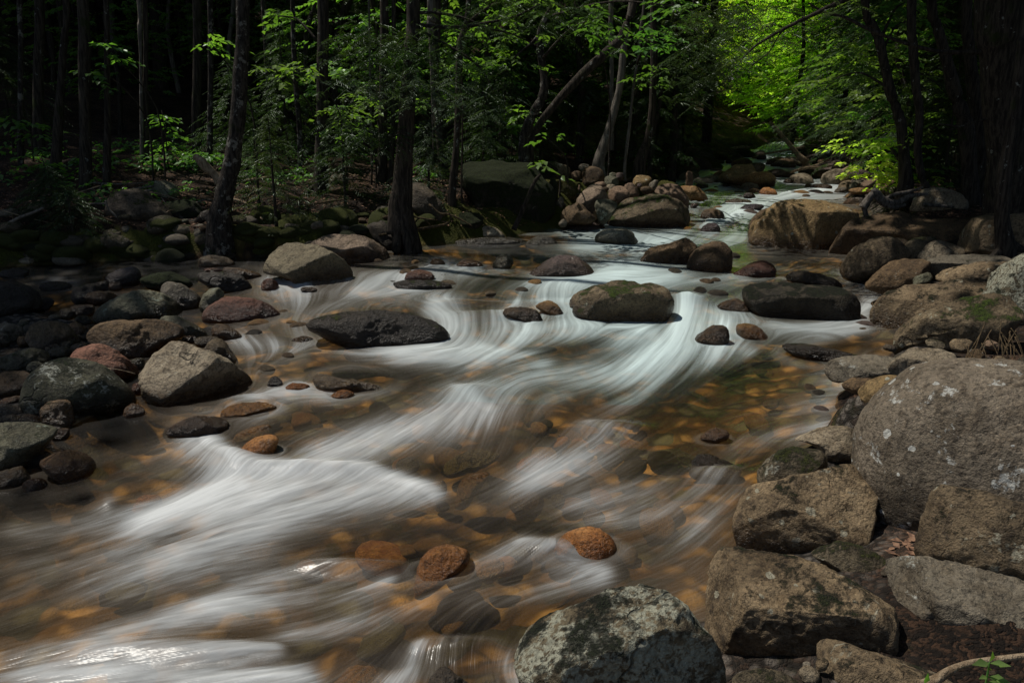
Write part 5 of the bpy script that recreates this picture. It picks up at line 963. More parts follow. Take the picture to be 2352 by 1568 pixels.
# ------------------------------------------------------------------ leaves
def leaves(P, D, Nn, L, Wd, fold=.25):
    """one folded diamond leaf per row: base P, direction D, normal Nn"""
    D = D/np.linalg.norm(D, axis=1)[:, None]; S = np.cross(D, Nn); S /= np.linalg.norm(S, axis=1)[:, None]+1e-9; U = np.cross(S, D)
    L = np.broadcast_to(L, (len(P),))[:, None]; Wd = np.broadcast_to(Wd, (len(P),))[:, None]
    a = P; b = P+D*L*.45-S*Wd*.5+U*L*fold*.3; c = P+D*L-U*L*.12; d = P+D*L*.45+S*Wd*.5+U*L*fold*.3
    V = np.stack([a, b, c, d], 1).reshape(-1, 3); k = np.arange(len(P))[:, None]*4
    F = np.vstack([k+np.array([0, 2, 1]), k+np.array([0, 3, 2])]); return V, F
def broad_twigs(base, heading, length, m, leaf, rng, tilt=.25):
    """flat layered twigs with leaves to both sides: all arrays of one row per twig"""
    K = len(base); t = (np.arange(m)+.5)/m; side = np.where(np.arange(m) % 2, 1., -1.)
    H = np.stack([np.cos(heading), np.sin(heading), rng.uniform(-.22, .12, K)], 1); Sd = np.stack([-np.sin(heading), np.cos(heading), rng.uniform(-.1, .1, K)], 1)
    P = base[:, None]+H[:, None]*(t[None, :, None]*length[:, None, None]); P[:, :, 2] -= (t**2)[None]*length[:, None]*.18
    D = H[:, None]*.75+Sd[:, None]*side[None, :, None]*rng.uniform(.5, 1., (K, m))[:, :, None]; D[:, :, 2] -= rng.uniform(.0, .5, (K, m))
    P = P+rng.normal(0, .012, P.shape); Nn = np.array([0, 0, 1.])+rng.normal(0, tilt, (K, m, 3))
    Lf = leaf*rng.uniform(.7, 1.2, (K, m))
    return leaves(P.reshape(-1, 3), D.reshape(-1, 3), Nn.reshape(-1, 3), Lf.ravel(), Lf.ravel()*.58)
def needle_twigs(base, heading, length, m, rng, w=.016, droop=.35):
    K = len(base); t = (np.arange(m)+.5)/m; side = np.where(np.arange(m) % 2, 1., -1.)
    H = np.stack([np.cos(heading), np.sin(heading), rng.uniform(-.35, .0, K)], 1); Sd = np.stack([-np.sin(heading), np.cos(heading), rng.uniform(-.15, .15, K)], 1)
    P = base[:, None]+H[:, None]*(t[None, :, None]*length[:, None, None]); P[:, :, 2] -= (t**2)[None]*length[:, None]*droop
    D = H[:, None]*.7+Sd[:, None]*side[None, :, None]; D[:, :, 2] -= rng.uniform(.05, .45, (K, m))
    Nn = np.array([0, 0, 1.])+rng.normal(0, .3, (K, m, 3)); Lf = (length[:, None]*.34*(1-.65*t[None]))*rng.uniform(.7, 1.15, (K, m))
    return leaves(P.reshape(-1, 3), D.reshape(-1, 3), Nn.reshape(-1, 3), Lf.ravel(), w*rng.uniform(.6, 1.1, K*m)+Lf.ravel()*.03, .05)
def crown_mesh(kind, seed, R=2.6, Hh=5.0, n=260, leaf=.11, m=16, mat=None):
    rng = np.random.default_rng(seed); th = rng.uniform(0, 6.283, n)
    if kind == 'broad':
        lay = rng.integers(0, 11, n)/10.; rr = np.sqrt(rng.random(n))*R*(1-.55*np.abs(lay-.4)**1.2)
        clump = .5+.5*np.sin(th*3+lay*9+seed); rr *= .55+.6*clump
        base = np.stack([rr*np.cos(th), rr*np.sin(th), lay*Hh+rng.normal(0, .12, n)], 1)
        V, F = broad_twigs(base, th+rng.normal(0, .7, n), rng.uniform(.5, 1.1, n)*(R/2.6), m, leaf, rng)
    else:
        lay = rng.random(n)**.8; nb = 9; li = np.floor(lay*nb*2)/(nb*2); bt = (rng.integers(0, 6, n)+li*7.7)*1.0472
        rr = rng.uniform(.12, 1., n)*R*(1-li)**.75*(.75+.5*np.sin(bt*5+li*31)**2)
        base = np.stack([rr*np.cos(bt), rr*np.sin(bt), li*Hh-rr*.22+rng.normal(0, .05, n)], 1)
        V, F = needle_twigs(base, bt+rng.normal(0, .55, n), rng.uniform(.22, .5, n)*(R/2.)**.5, m, rng, .012)
    return mesh_np('crown', V, F, mat, False)

CRN = {
 'can1': crown_mesh('broad', 1, 3.2, 6.5, 560, .30, 10, L_CAN), 'can2': crown_mesh('broad', 2, 3.4, 7.5, 600, .30, 10, L_CAN),
 'hem1': crown_mesh('needle', 3, 1.9, 6.0, 1500, m=22, mat=L_HEM), 'hem2': crown_mesh('needle', 4, 1.5, 4.2, 1000, m=22, mat=L_HEM),
 'heb':  crown_mesh('needle', 5, 2.0, 4.5, 1400, m=24, mat=L_HEM2),
 'beech1': crown_mesh('broad', 6, 2.0, 4.5, 300, .11, 18, L_BEECH), 'beech2': crown_mesh('broad', 7, 1.6, 3.6, 190, .11, 18, L_BEECH),
 'sun1': crown_mesh('broad', 8, 2.8, 7.0, 640, .17, 16, L_SUN), 'sun2': crown_mesh('broad', 9, 2.5, 6.0, 560, .16, 16, L_SUN),
 'map1': crown_mesh('broad', 10, 1.6, 3.2, 170, .12, 16, L_MAPLE)}

# places the sun reaches: no high crown may stand between them and the sun
SUNLIT = [(u, v) for u, v in [(500, 1130), (380, 1220), (600, 1280), (280, 1380), (700, 1430), (200, 1480), (420, 1400), (80, 1400), (500, 1540), (150, 1560), (80, 1250), (520, 470), (350, 400), (1760, 500), (1850, 470), (1920, 520), (1950, 560), (2100, 500), (2050, 560), (1980, 600), (2200, 620), (2250, 700), (1560, 560), (1640, 580), (1720, 380), (1760, 370), (1840, 382), (1700, 366), (1900, 388), (1960, 395), (620, 530), (800, 490), (1040, 430), (500, 420), (590, 410), (930, 450), (600, 760), (450, 850), (760, 640), (880, 600), (700, 900), (900, 780), (1000, 700), (1100, 640), (1100, 800), (1250, 600), (1250, 760), (1300, 900), (1430, 680), (1450, 540), (1500, 820), (1600, 600), (1600, 740), (1600, 900), (1750, 700), (1800, 520), (1850, 620), (1900, 700), (1950, 500), (2000, 560), (2100, 520), (2150, 600), (2100, 720), (2250, 660), (2200, 750), (2100, 830), (2050, 900), (1900, 870), (2150, 950), (2250, 1050), (2300, 1200), (1900, 1150), (1800, 1050), (1700, 980), (1500, 1000), (1300, 1080), (1100, 1000), (900, 980), (1700, 1200), (1500, 1200), (1400, 1320), (1200, 1250), (1000, 1200), (1400, 1450), (1750, 1350), (2200, 1380), (1300, 1500), (1500, 480), (1400, 450), (1350, 420), (1450, 430), (1600, 470), (1700, 450), (1700, 410), (1800, 420), (1750, 390), (1900, 440), (1840, 400), (2050, 430), (1980, 400)]]
SUNLIT = np.array([at(u, v) for u, v in SUNLIT]+[at(*q, 13.) for q in [(2040, 330), (2000, 400), (1960, 260)]]+[at(u, v, D_) for u, v, D_ in [(1800, 250, 33), (1800, 150, 36), (1850, 200, 36), (1760, 200, 38), (1820, 60, 45), (1900, 180, 34), (1780, 80, 54), (1740, 150, 38), (1990, 150, 38), (2060, 120, 36), (1860, 40, 56), (2100, 200, 13), (2180, 220, 12.6), (2050, 250, 15), (2000, 120, 12.5), (2150, 80, 13), (800, 40, 19), (650, 150, 16), (250, 110, 15), (640, 150, 11), (478, 96, 11), (1150, 120, 13), (880, 240, 12.5), (1500, 85, 12), (2050, 100, 13), (1960, 170, 12)]]); SV = np.array(SUND)
GLADE = np.array([at(u, v, D_) for u, v, D_ in [(1750, 375, 17.5), (1800, 378, 19), (1700, 385, 16.5), (1800, 250, 28), (1800, 150, 30), (1850, 60, 30), (1800, 250, 33), (1760, 100, 33), (1850, 200, 36), (1800, 60, 45), (1900, 180, 34), (1780, 80, 50), (1740, 150, 38), (1990, 150, 34), (2060, 120, 30), (1860, 40, 54), (1700, 60, 44), (1800, 10, 40)]])
def shades(c, R):
    w = np.array(c)-SUNLIT; t = w@SV; d = np.linalg.norm(w-t[:, None]*SV, axis=1)
    g = np.array(c)-GLADE; tg = g@SV; dg_ = np.linalg.norm(g-tg[:, None]*SV, axis=1)
    return bool(((d < R) & (t > 0)).any()) or bool(((dg_ < 4.2) & (tg > 0)).any())
# a tree at (x, y): its own or a shared trunk, and a shared crown
def px_r(w, P): return .5*w/FPX*((np.array(P)-C0)@CF)
def tree_px(pts, widths, label, mat=BARK, crown='can1', ch=None, cat='tree', D=None, name='tree', branches=(), csc=1., bmat=None, roots=0, group=None, top=9.):
    """pts: places in the picture from the foot upwards; all at the distance of the foot unless a third number gives another"""
    base = at(pts[0][0], pts[0][1], D); y0 = base[1]; W = []
    for q in pts:
        yy = q[2] if len(q) > 2 else y0; d = ray(q[0], q[1]); W.append(C0+d*(yy/d[1]))
    W = np.array(W); r = [px_r(w, p) for w, p in zip(widths, W)]
    org = W[0].copy()
    dirn = W[-1]-W[-2]; dirn /= np.linalg.norm(dirn); P = list(W); R2 = list(r)
    if top and W[-1][2] < top:
        dz = top-W[-1][2]; k = dirn.copy(); k[:2] *= .5; k[2] = max(k[2], .6); k /= k[2]; P.append(W[-1]+k*dz*.5); R2.append(r[-1]*.8); P.append(W[-1]+k*dz); R2.append(r[-1]*.45)
    P.insert(0, W[0]-np.array([0, 0, .35])); R2.insert(0, r[0]*1.35); R2[1] = r[0]*1.12
    e = empty(name, org, label=label, cat=cat, group=group); sd = int(pts[0][0]*3+pts[0][1]) % 997
    parts = [tube(P, R2, 12, sd, .12)]
    rg = np.random.default_rng(sd)
    for k in range(roots):
        a = rg.uniform(0, 6.28); L = r[0]*rg.uniform(3, 6); g = lambda s: np.array([org[0]+math.cos(a)*s, org[1]+math.sin(a)*s, float(gfn(org[0]+math.cos(a)*s, org[1]+math.sin(a)*s)[0])+.02])
        parts.append(tube([org+np.array([0, 0, r[0]*1.5]), g(r[0]*1.5)+[0, 0, r[0]*.5], g(L*.6), g(L)-[0, 0, .06]], [r[0]*.5, r[0]*.42, r[0]*.25, r[0]*.1], 8, sd+k, .15))
    wood('trunk', parts, mat, e, org)
    for bp, bw in branches:
        B = np.array([C0+ray(u, v)*((q[0] if q else y0)/ray(u, v)[1]) for (u, v, *q) in bp]); rr = [px_r(w, p) for w, p in zip(bw, B)]
        wood('branch', [tube(B, rr, 7, sd+5, .12)], bmat or mat, e, org)
    if crown and shades(np.array(P[-1])+[0, 0, 1.2], 3.2): crown = None
    if crown:
        c = bpy.data.objects.new('crown', CRN[crown]); link(c, e); tp = np.array(P[-1])-org; hh = 5.
        c.location = (tp[0], tp[1], tp[2]-(ch if ch is not None else 2.2)); c.rotation_euler = (0, 0, sd); c.scale = (csc,)*3
    return e

# trunks of the left forest, near to far
tree_px([(503, 562), (505, 500), (522, 420), (537, 350), (547, 260), (553, 150), (558, 0)], [62, 50, 42, 36, 34, 34, 33], 'stout old birch with peeling flaky bark leaning on the mossy bank', BIRCH, 'can1', roots=5, name='birch_tree')
tree_px([(920, 470), (925, 400), (932, 300), (938, 200), (947, 100), (950, 0)], [50, 42, 40, 36, 34, 32], 'thick dark hemlock trunk right behind the dark boulder with mossy ridge', BARK, 'can2', roots=6, name='hemlock_tree', D=9.9,
  branches=[([(947, 55), (1010, 62), (1070, 62), (1120, 52), (1180, 40), (1240, 10)], [9, 9, 8, 7, 6, 4]), ([(945, 30), (1000, 30), (1060, 40), (1120, 65), (1180, 80), (1240, 110)], [8, 7, 6, 5, 4, 2]), ([(945, 60), (1010, 95), (1070, 130), (1110, 165), (1135, 215)], [8, 7, 6, 5, 3]), ([(935, 195), (950, 170), (985, 155)], [5, 4, 2])])
tree_px([(738, 445), (739, 300), (741, 150), (742, 0)], [32, 27, 27, 26], 'straight dark trunk right of the old birch', BARK, 'can2', roots=3)
tree_px([(197, 432), (196, 300), (193, 150), (190, 0)], [28, 25, 26, 26], 'thick shaggy trunk deep in shade on the far left', BARK, 'can1')
tree_px([(128, 405), (133, 300), (141, 180), (148, 80), (152, 0)], [24, 20, 17, 15, 14], 'trunk leaning right behind the left bank', BARK, 'can1')
tree_px([(246, 432), (247, 250), (245, 100), (243, 0)], [17, 14, 13, 12], 'narrow trunk next to the thick shaggy one', BARK, 'can1')
tree_px([(327, 372), (325, 250), (323, 130), (321, 60), (320, 0)], [8, 8, 7, 11, 10], 'thin trunk lit pale along its left edge', GREYB, 'can2')
tree_px([(336, 370), (334, 200), (333, 0)], [12, 11, 11], 'dark trunk right behind the thin pale-lit one', BARK, 'can2')
tree_px([(48, 380), (47, 200), (44, 0)], [13, 12, 11], 'leftmost slender grey-barked trunk', BIRCH, 'can1')
tree_px([(90, 350), (88, 150), (90, 0)], [24, 22, 22], 'broad black trunk between the two leftmost leaning ones', BARK, 'can1')
tree_px([(482, 385), (483, 250), (484, 120), (482, 0)], [13, 13, 13, 13], 'birch trunk just left of the stout old birch', BIRCH, 'can1')
tree_px([(451, 352), (452, 200), (452, 0)], [22, 20, 20], 'broad shadowed trunk farther left of the old birch', BARK, 'can2')
tree_px([(692, 395), (688, 300), (680, 200), (674, 100), (672, 0)], [15, 12, 12, 12, 11], 'gently curved trunk left of the straight dark one', BIRCH, 'can2')
tree_px([(709, 360), (706, 250), (702, 130), (706, 70), (716, 30), (724, 0)], [12, 11, 11, 14, 12, 10], 'crooked trunk with a mossy kink just beside the straight dark one', BIRCH, 'can2')
tree_px([(622, 350), (619, 250), (613, 150), (605, 0)], [8, 8, 12, 13], 'flaky trunk right of the stout old birch', BIRCH, 'can1')
tree_px([(878, 418), (880, 300), (882, 150), (882, 0)], [25, 21, 20, 20], 'straight black trunk left of the thick hemlock trunk', BARK, 'can2')
tree_px([(897, 420), (902, 300), (904, 200), (904, 0)], [13, 12, 11, 10], 'thinner black trunk between two thick ones', BARK, 'can2')
tree_px([(855, 385), (852, 270), (850, 160), (847, 0)], [6, 6, 6, 5], 'pole-thin pale trunk left of the straight black one', GREYB, 'can1')
tree_px([(1022, 412), (1012, 330), (1002, 240), (1000, 120), (1003, 0)], [22, 20, 18, 19, 20], 'slightly leaning trunk with furrowed bark right of the thick hemlock', BARK, 'can2')
tree_px([(994, 300, 11.2), (992, 120), (990, 60), (992, 40), (990, 0)], [2, 12, 18, 22, 20], 'broken grey snag with a bleached end seen high between trunks', GREYB, 'can1', D=11.2)
tree_px([(1038, 450), (1048, 340), (1053, 230), (1056, 110), (1068, 60), (1077, 0)], [18, 16, 16, 17, 13, 12], 'wavy dark trunk left of the giant mossy boulder', BARK, 'can2', D=10.9)
tree_px([(1060, 420), (1062, 330), (1063, 235)], [4, 4, 3], 'dead straight pole standing by the wavy dark trunk', BARK, None, D=11, top=0, cat='dead tree')
tree_px([(1205, 372), (1204, 320), (1220, 270), (1245, 225), (1250, 180), (1241, 120), (1242, 70), (1262, 20), (1268, 0)], [26, 24, 22, 22, 18, 18, 16, 9, 7], 'snaking grey-barked tree rooted on the giant mossy boulder', BIRCH, 'can2', roots=4, D=11.8,
  branches=[([(1250, 60), (1240, 75), (1220, 100), (1195, 120), (1175, 140)], [5, 6, 5, 4, 3])])
tree_px([(1218, 330), (1240, 285), (1270, 245), (1310, 200), (1350, 160), (1400, 115), (1425, 90), (1445, 40), (1460, 0)], [16, 17, 18, 20, 22, 22, 20, 16, 14], 'long dark trunk leaning far out to the right', BARK, 'can2', D=12.2)
tree_px([(1375, 372), (1395, 310), (1412, 250), (1425, 190), (1432, 120), (1442, 50), (1452, 0)], [26, 20, 18, 17, 16, 15, 15], 'pale grey trunk catching light above the rock pile', GREYB, 'can1', roots=3, D=14)
tree_px([(1436, 368), (1446, 290), (1455, 200), (1466, 130), (1472, 60), (1480, 0)], [7, 7, 6, 6, 6, 5], 'thin pale crooked trunk right of the pale grey one', GREYB, 'can1', D=13.9)
tree_px([(1405, 300), (1405, 150), (1403, 80), (1404, 0)], [10, 9, 11, 12], 'thin light trunk left of the pale grey one', GREYB, 'can1', D=15)
tree_px([(1470, 372), (1488, 320), (1498, 250), (1502, 100), (1500, 0)], [26, 18, 16, 15, 14], 'dark trunk with flared mossy foot on the shadowed far shore', BARK, 'can2', D=14.5, roots=3)
tree_px([(1545, 378), (1550, 300), (1548, 0)], [16, 14, 13], 'black trunk behind the dark upstream shore', BARK, 'can1', D=16)
# the right side
tree_px([(2080, 418), (2076, 350), (2068, 280), (2045, 210), (2032, 150), (2018, 90), (2000, 50), (1986, 0)], [30, 24, 23, 22, 20, 20, 20, 18], 'forked dark tree leaning left over the leafy sprays', BARK, 'can2', roots=4, D=11.3, name='beech_tree')
tree_px([(2148, 480), (2122, 420), (2108, 350), (2112, 260), (2103, 190), (2098, 110), (2094, 0)], [24, 18, 17, 18, 19, 21, 20], 'curved trunk with snaking roots on the right bank', BARK, 'can1', roots=4, D=10.6)
tree_px([(2232, 480), (2228, 400), (2220, 300), (2195, 220), (2172, 130), (2150, 50), (2140, 0)], [36, 34, 34, 32, 24, 22, 22], 'big shadowed trunk bending up behind the right bank', BARK, 'can2', D=10.8)
tree_px([(2246, 470), (2244, 300), (2225, 100), (2222, 0)], [30, 30, 24, 22], 'black trunk pressed against the big bending one', BARK, 'can1', D=11.4)
tree_px([(2262, 480), (2268, 400), (2276, 320), (2280, 250)], [12, 11, 9, 7], 'slim trunk between the big trunks at the right', BARK, 'can1', D=10)
tree_px([(2312, 585), (2302, 500), (2308, 400), (2325, 310), (2338, 200), (2350, 100), (2368, 0)], [40, 32, 30, 28, 24, 22, 22], 'leaning trunk standing among boulders in front of the giant right trunk', BARK, 'can2', roots=3, D=7.6)
tree_px([(2325, 470), (2318, 350), (2305, 230), (2300, 120), (2300, 0)], [96, 88, 92, 100, 108], 'giant black trunk filling the upper right corner', BARK, 'can2', ch=1.0, D=9.0,
  branches=[([(2290, 120), (2200, 121), (2150, 118), (2080, 100), (2000, 70), (1940, 40), (1895, 30), (1858, 8)], [12, 11, 9, 8, 8, 7, 6, 4]), ([(2290, 268), (2250, 278), (2205, 290), (2180, 288), (2155, 285)], [6, 5, 5, 4, 3]), ([(2205, 290), (2190, 297), (2172, 297)], [3, 3, 2])], bmat=BARK)
tree_px([(1852, 378), (1832, 355), (1812, 330), (1790, 305), (1768, 280)], [16, 12, 10, 10, 8], 'bare fallen trunk leaning from the far right shore', DEADW, None, cat='dead tree', name='leaning_dead_tree', D=19, top=0)
e_ = tree_px([(1475, 110, 9), (1560, 150, 9.4), (1600, 185, 9.6)], [1, 1, 1], 'x', BARK, None, D=9, top=0) if False else None
# the hemlock limb across the top, needles hanging from it
hl = tree_px([(2420, 420), (2400, 200), (2380, 0)], [40, 36, 34], 'hemlock just outside the right edge with a long limb reaching over the stream', BARK, 'can1', D=8.2, name='hemlock_tree',
  branches=[([(2385, -60), (2200, -60), (2050, -40), (1930, 5), (1880, 28), (1808, 63), (1770, 84), (1730, 110), (1700, 140)], [14, 13, 12, 11, 10, 8, 7, 5, 3]), ([(1808, 63), (1790, 80), (1770, 115), (1755, 130), (1728, 150), (1718, 165)], [5, 4, 3, 3, 2, 2])])
def spray_obj(name, pts, D, parent_label, kind='needle', n=40, m=22, L=.5, leaf=.1, mat=None, spread=.25, cat='branch', heading=None, w=.016, dz=.15, group=None, parent=None, dspread=.5):
    """leafy twigs round a line of places; pts: picture places at distance D"""
    rng = np.random.default_rng(int(pts[0][0]+pts[0][1]*3)); Q = np.array([C0+ray(u, v)*(D/ray(u, v)[1]) for u, v in pts])
    t = rng.random(n)*(len(Q)-1); i = np.minimum(t.astype(int), len(Q)-2); B = Q[i]+(Q[i+1]-Q[i])*(t-i)[:, None]
    B = B+np.stack([rng.normal(0, spread, n), rng.normal(0, spread*dspread+.05, n), rng.normal(0, dz, n)], 1)
    hd = rng.uniform(0, 6.28, n) if heading is None else heading+rng.normal(0, .6, n); ln = L*rng.uniform(.6, 1.3, n)
    V, F = needle_twigs(B, hd, ln, m, rng, w) if kind == 'needle' else broad_twigs(B, hd, ln, m, leaf, rng)
    if parent is None:
        org = Q.mean(0); o = obj(name, mesh_np(name, V-org, F, mat, False), None, org); return tag(o, parent_label, cat, group)
    return obj(name, mesh_np(name, V-np.array(parent.location), F, mat, False), parent)
for pts, D, n, L in [([(1940, 0), (1880, 35), (1808, 70), (1740, 110), (1690, 150)], 8.2, 90, .42), ([(1780, 20), (1700, 60), (1620, 100), (1560, 140)], 8.6, 150, .5), ([(1690, 130), (1630, 170), (1580, 210)], 9., 90, .5), ([(1700, 20), (1640, 30), (1540, 60)], 9.5, 100, .5)]:
    spray_obj('foliage', pts, D, None, 'needle', int(n*.75), 22, L*.55, mat=L_HEM, spread=.10, dz=.10, w=.01, parent=hl)
HG = [h for h in SC.objects if h.get('label', '').startswith('thick dark hemlock')][0]
for pts, D, n in [([(820, 180), (880, 200), (960, 215), (1040, 225), (1100, 240)], 9.5, 230), ([(870, 130), (960, 120), (1020, 150), (1090, 170)], 9.7, 150), ([(800, 100), (870, 90), (950, 70)], 9.8, 120), ([(790, 330), (840, 310), (880, 300)], 9.6, 70), ([(1060, 60), (1150, 40), (1260, 20), (1330, 40)], 9.8, 160)]:
    spray_obj('foliage', pts, D, None, 'needle', int(n*1.05), 22, .27, w=.01, mat=L_HEM2 if D == 9.5 else L_HEM, spread=.28, dz=.12, parent=HG)

# fallen wood and driftwood
def log_px(pts, ws, label, mat, name='fallen_log', cat='log', D=None, lift=0., extra=()):
    base = at(pts[0][0], pts[0][1], D); W = []
    for u, v, *q in pts:
        d = ray(u, v); W.append(C0+d*((q[0] if q else base[1])/d[1])+[0, 0, lift])
    parts = [tube(W, [px_r(w, p) for w, p in zip(ws, W)], 10, int(pts[0][0]) % 89, .16)]
    for ep, ew in extra:
        E = [C0+ray(u, v)*((q[0] if q else base[1])/ray(u, v)[1]) for u, v, *q in ep]; parts.append(tube(E, [px_r(w, p) for w, p in zip(ew, E)], 7, 5, .18))
    return tag(wood(name, parts, mat), label, cat)
log_px([(258, 412), (330, 418), (400, 425), (490, 440)], [16, 20, 20, 22], 'mossy rotting log lying across the left bank', RM['mossy'], D=12)
log_px([(318, 408), (345, 405), (372, 408)], [4, 5, 4], 'pale slim log on top of the leaf litter', DEADW, D=12.3)
log_px([(446, 358), (462, 370), (478, 388), (492, 400), (505, 420)], [12, 22, 22, 18, 24], 'broken splintered stump tilted behind the old birch', DEADW, 'broken_stump', 'stump', D=10.6, extra=[([(478, 388), (470, 376), (452, 372)], [8, 6, 2]), ([(455, 362), (444, 357)], [6, 2]), ([(490, 400), (497, 388), (502, 384)], [6, 3, 1])])
log_px([(305, 434), (330, 431), (352, 427)], [5, 5, 4], 'white peeled stick beside the lichen-crusted rock', GREYB, 'dead_branch', 'stick', D=10.8)
log_px([(330, 440), (352, 436)], [5, 5], 'short white stick under the peeled one', GREYB, 'dead_branch', 'stick', D=10.7)
log_px([(390, 393), (420, 405), (455, 418), (480, 425)], [6, 6, 6, 5], 'brown curved branch left of the broken stump', LOGW, 'dead_branch', 'branch', D=11, extra=[([(430, 408), (445, 402), (470, 400), (500, 396)], [4, 4, 3, 2]), ([(455, 418), (462, 405), (478, 398)], [3, 3, 2])])
log_px([(553, 416), (590, 411), (630, 404)], [6, 6, 5], 'sunlit barkless log right of the old birch', DEADW, D=11.4)
log_px([(578, 434), (600, 436), (624, 437)], [5, 5, 4], 'short bright stick below the sunlit log', DEADW, 'dead_branch', 'stick', D=10.8)
log_px([(535, 458), (555, 464), (590, 479)], [7, 7, 6], 'split branch stub right of the old birch foot', DEADW, 'dead_branch', 'branch', D=10.0)
log_px([(578, 440), (568, 462), (573, 480)], [4, 4, 3], 'bent twig hanging right of the split stub', LOGW, 'dead_branch', 'branch', D=10.0)
log_px([(-5, 525), (30, 508), (50, 498), (75, 489), (100, 478)], [9, 9, 8, 7, 6], 'birch stick lying at the left edge of the bank', GREYB, 'dead_branch', 'stick', D=9.2)
log_px([(243, 460), (248, 478), (262, 492), (268, 500)], [5, 4, 4, 3], 'white crooked root crossing the big dark boulder', GREYB, 'dead_branch', 'stick', D=9.3)
log_px([(700, 474), (740, 465), (790, 458)], [5, 5, 4], 'dark surface root on the leafy slope', LOGW, 'root', 'root', D=9.8)
log_px([(1180, 528), (1195, 495), (1212, 455), (1230, 415), (1243, 400)], [13, 11, 10, 9, 6], 'leaning root prop below the giant mossy boulder', BARK, 'root', 'root', D=10.9)
log_px([(870, 540), (940, 530), (1000, 520), (1030, 512), (1036, 498), (1030, 488)], [5, 6, 6, 5, 4, 3], 'exposed pale roots dangling over the undercut bank', LOGW, 'root', 'roots', D=10.0, extra=[([(940, 530), (965, 500), (990, 518)], [4, 4, 2]), ([(880, 500), (930, 490), (960, 500), (1000, 505)], [6, 5, 4, 3]), ([(985, 470), (1010, 490), (1030, 492), (1060, 505), (1085, 520)], [6, 5, 5, 4, 3])])
log_px([(1745, 357), (1790, 350), (1847, 340)], [4, 5, 7], 'slim yellowish log across the top of the stream', DEADW, D=21, lift=.02)
log_px([(1676, 342), (1700, 338), (1722, 338)], [6, 6, 5], 'short pale log on the far left shore', DEADW, D=24)
log_px([(1815, 396), (1850, 386), (1880, 384), (1920, 380)], [5, 6, 6, 4], 'pale driftwood stick at the foot of the leaning fallen trunk', DEADW, D=17, extra=[([(1850, 386), (1870, 380), (1892, 372)], [4, 3, 2])])
log_px([(1982, 478), (1990, 465), (2004, 445), (2010, 440), (2030, 460), (2060, 466), (2090, 450), (2130, 446)], [22, 20, 14, 18, 20, 16, 12, 5], 'gnarled dark driftwood root mass washed against the right bank', ROOTW, 'driftwood_root', 'driftwood', D=10.2, extra=[([(2010, 445), (2022, 460), (2050, 475), (2080, 470)], [12, 16, 16, 6]), ([(2006, 442), (2010, 425)], [8, 3]), ([(2030, 462), (2050, 448), (2090, 440), (2120, 430)], [10, 9, 8, 4]), ([(1985, 478), (1990, 500), (1985, 510)], [14, 10, 5]), ([(2120, 470), (2150, 472), (2190, 476)], [10, 8, 6])])
log_px([(2116, 1572), (2150, 1560), (2190, 1535), (2240, 1520), (2352, 1506), (2420, 1500)], [22, 20, 17, 15, 14, 14], 'pale bent stick lying in front of the grey slab at the bottom right', DEADW, 'dead_branch', 'stick', D=1.85)
log_px([(2030, 1275), (2060, 1282), (2090, 1290)], [3, 3, 2], 'thin twig in the gap under the huge grey boulder', LOGW, 'twig', 'twig', D=2.9)
log_px([(248, 845), (280, 850), (311, 858)], [1.6, 1.5, 1], 'dry straw-coloured twig lying by the dark reddish rock', DEADW, 'twig', 'twig', D=4.85)
# root mat on the right bank
def stuff_mesh(name, V, F, mat, label, cat, org=(0, 0, 0)):
    return tag(obj(name, mesh_np(name, V, F, mat, False)), label, cat, kind='stuff')
rng = np.random.default_rng(5); rp = []
for k in range(26):
    u, v = rng.uniform(2200, 2340), rng.uniform(740, 800); P = at(u, v, 5.0+rng.uniform(-.3, .3)); a = rng.uniform(-2.6, -1.2)
    rp.append(tube([P, P+[math.cos(a)*.08, -.06, -.05], P+[math.cos(a)*.2, -.15, -.16+rng.uniform(-.03, .03)]], [.004, .003, .0015], 5, k, .1))
V, F = join([(v, fixF(f)) for v, f in rp]); stuff_mesh('hanging_rootlets', V, F, LOGW, 'fine brown rootlets hanging from the mossy bank', 'roots')
# ------------------------------------------------------------------ saplings, bushes and the farther forest
def plant_px(name, label, cat, u, v, D, stem_h, layers, kind, mat, leaf=.1, L=.3, n=10, m=12, group=None, spread=None, foot=None):
    """a small plant: stem > leaf layers. layers: (du, dv, halfwidth) in picture units above the foot"""
    base = at(u, v, D); e = empty(name, base, label=label, cat=cat, group=group); rg = np.random.default_rng(int(u*3+v*7)); px = D/FPX
    wood('stem', [tube([base-[0, 0, .1], base+[.02, 0, stem_h*.5], base+[0, 0, stem_h]], [.012+.006*stem_h, .01, .004], 6, 3, .1)], BARK, e, base)
    Bs, hd, ln = [], [], []
    for du, dv, hw in layers:
        c = base+np.array([du*px, 0, -dv*px])
        for _ in range(n):
            a = rg.uniform(0, 6.28); r = hw*px*rg.uniform(.1, .75); Bs.append(c+[math.cos(a)*r, math.sin(a)*r*.8, rg.normal(0, .03)]); hd.append(a+rg.normal(0, .4)); ln.append(L*rg.uniform(.6, 1.2))
    Bs, hd, ln = np.array(Bs), np.array(hd), np.array(ln)
    V, F = (broad_twigs(Bs, hd, ln, m, leaf, rg) if kind == 'broad' else needle_twigs(Bs, hd, ln, m, rg, .014))
    obj('foliage', mesh_np('foliage', V-base, F, mat, False), e); return e
B = 'broad'
plant_px('maple_sapling', 'young maple with layered bright leaves in front of black trunks', 'sapling', 385, 378, 12.5, .8, [(-8, -105, 14), (0, -85, 22), (12, -65, 34), (2, -45, 36), (-10, -25, 26)], B, L_MAPLE, .12, .22, 5, 5)
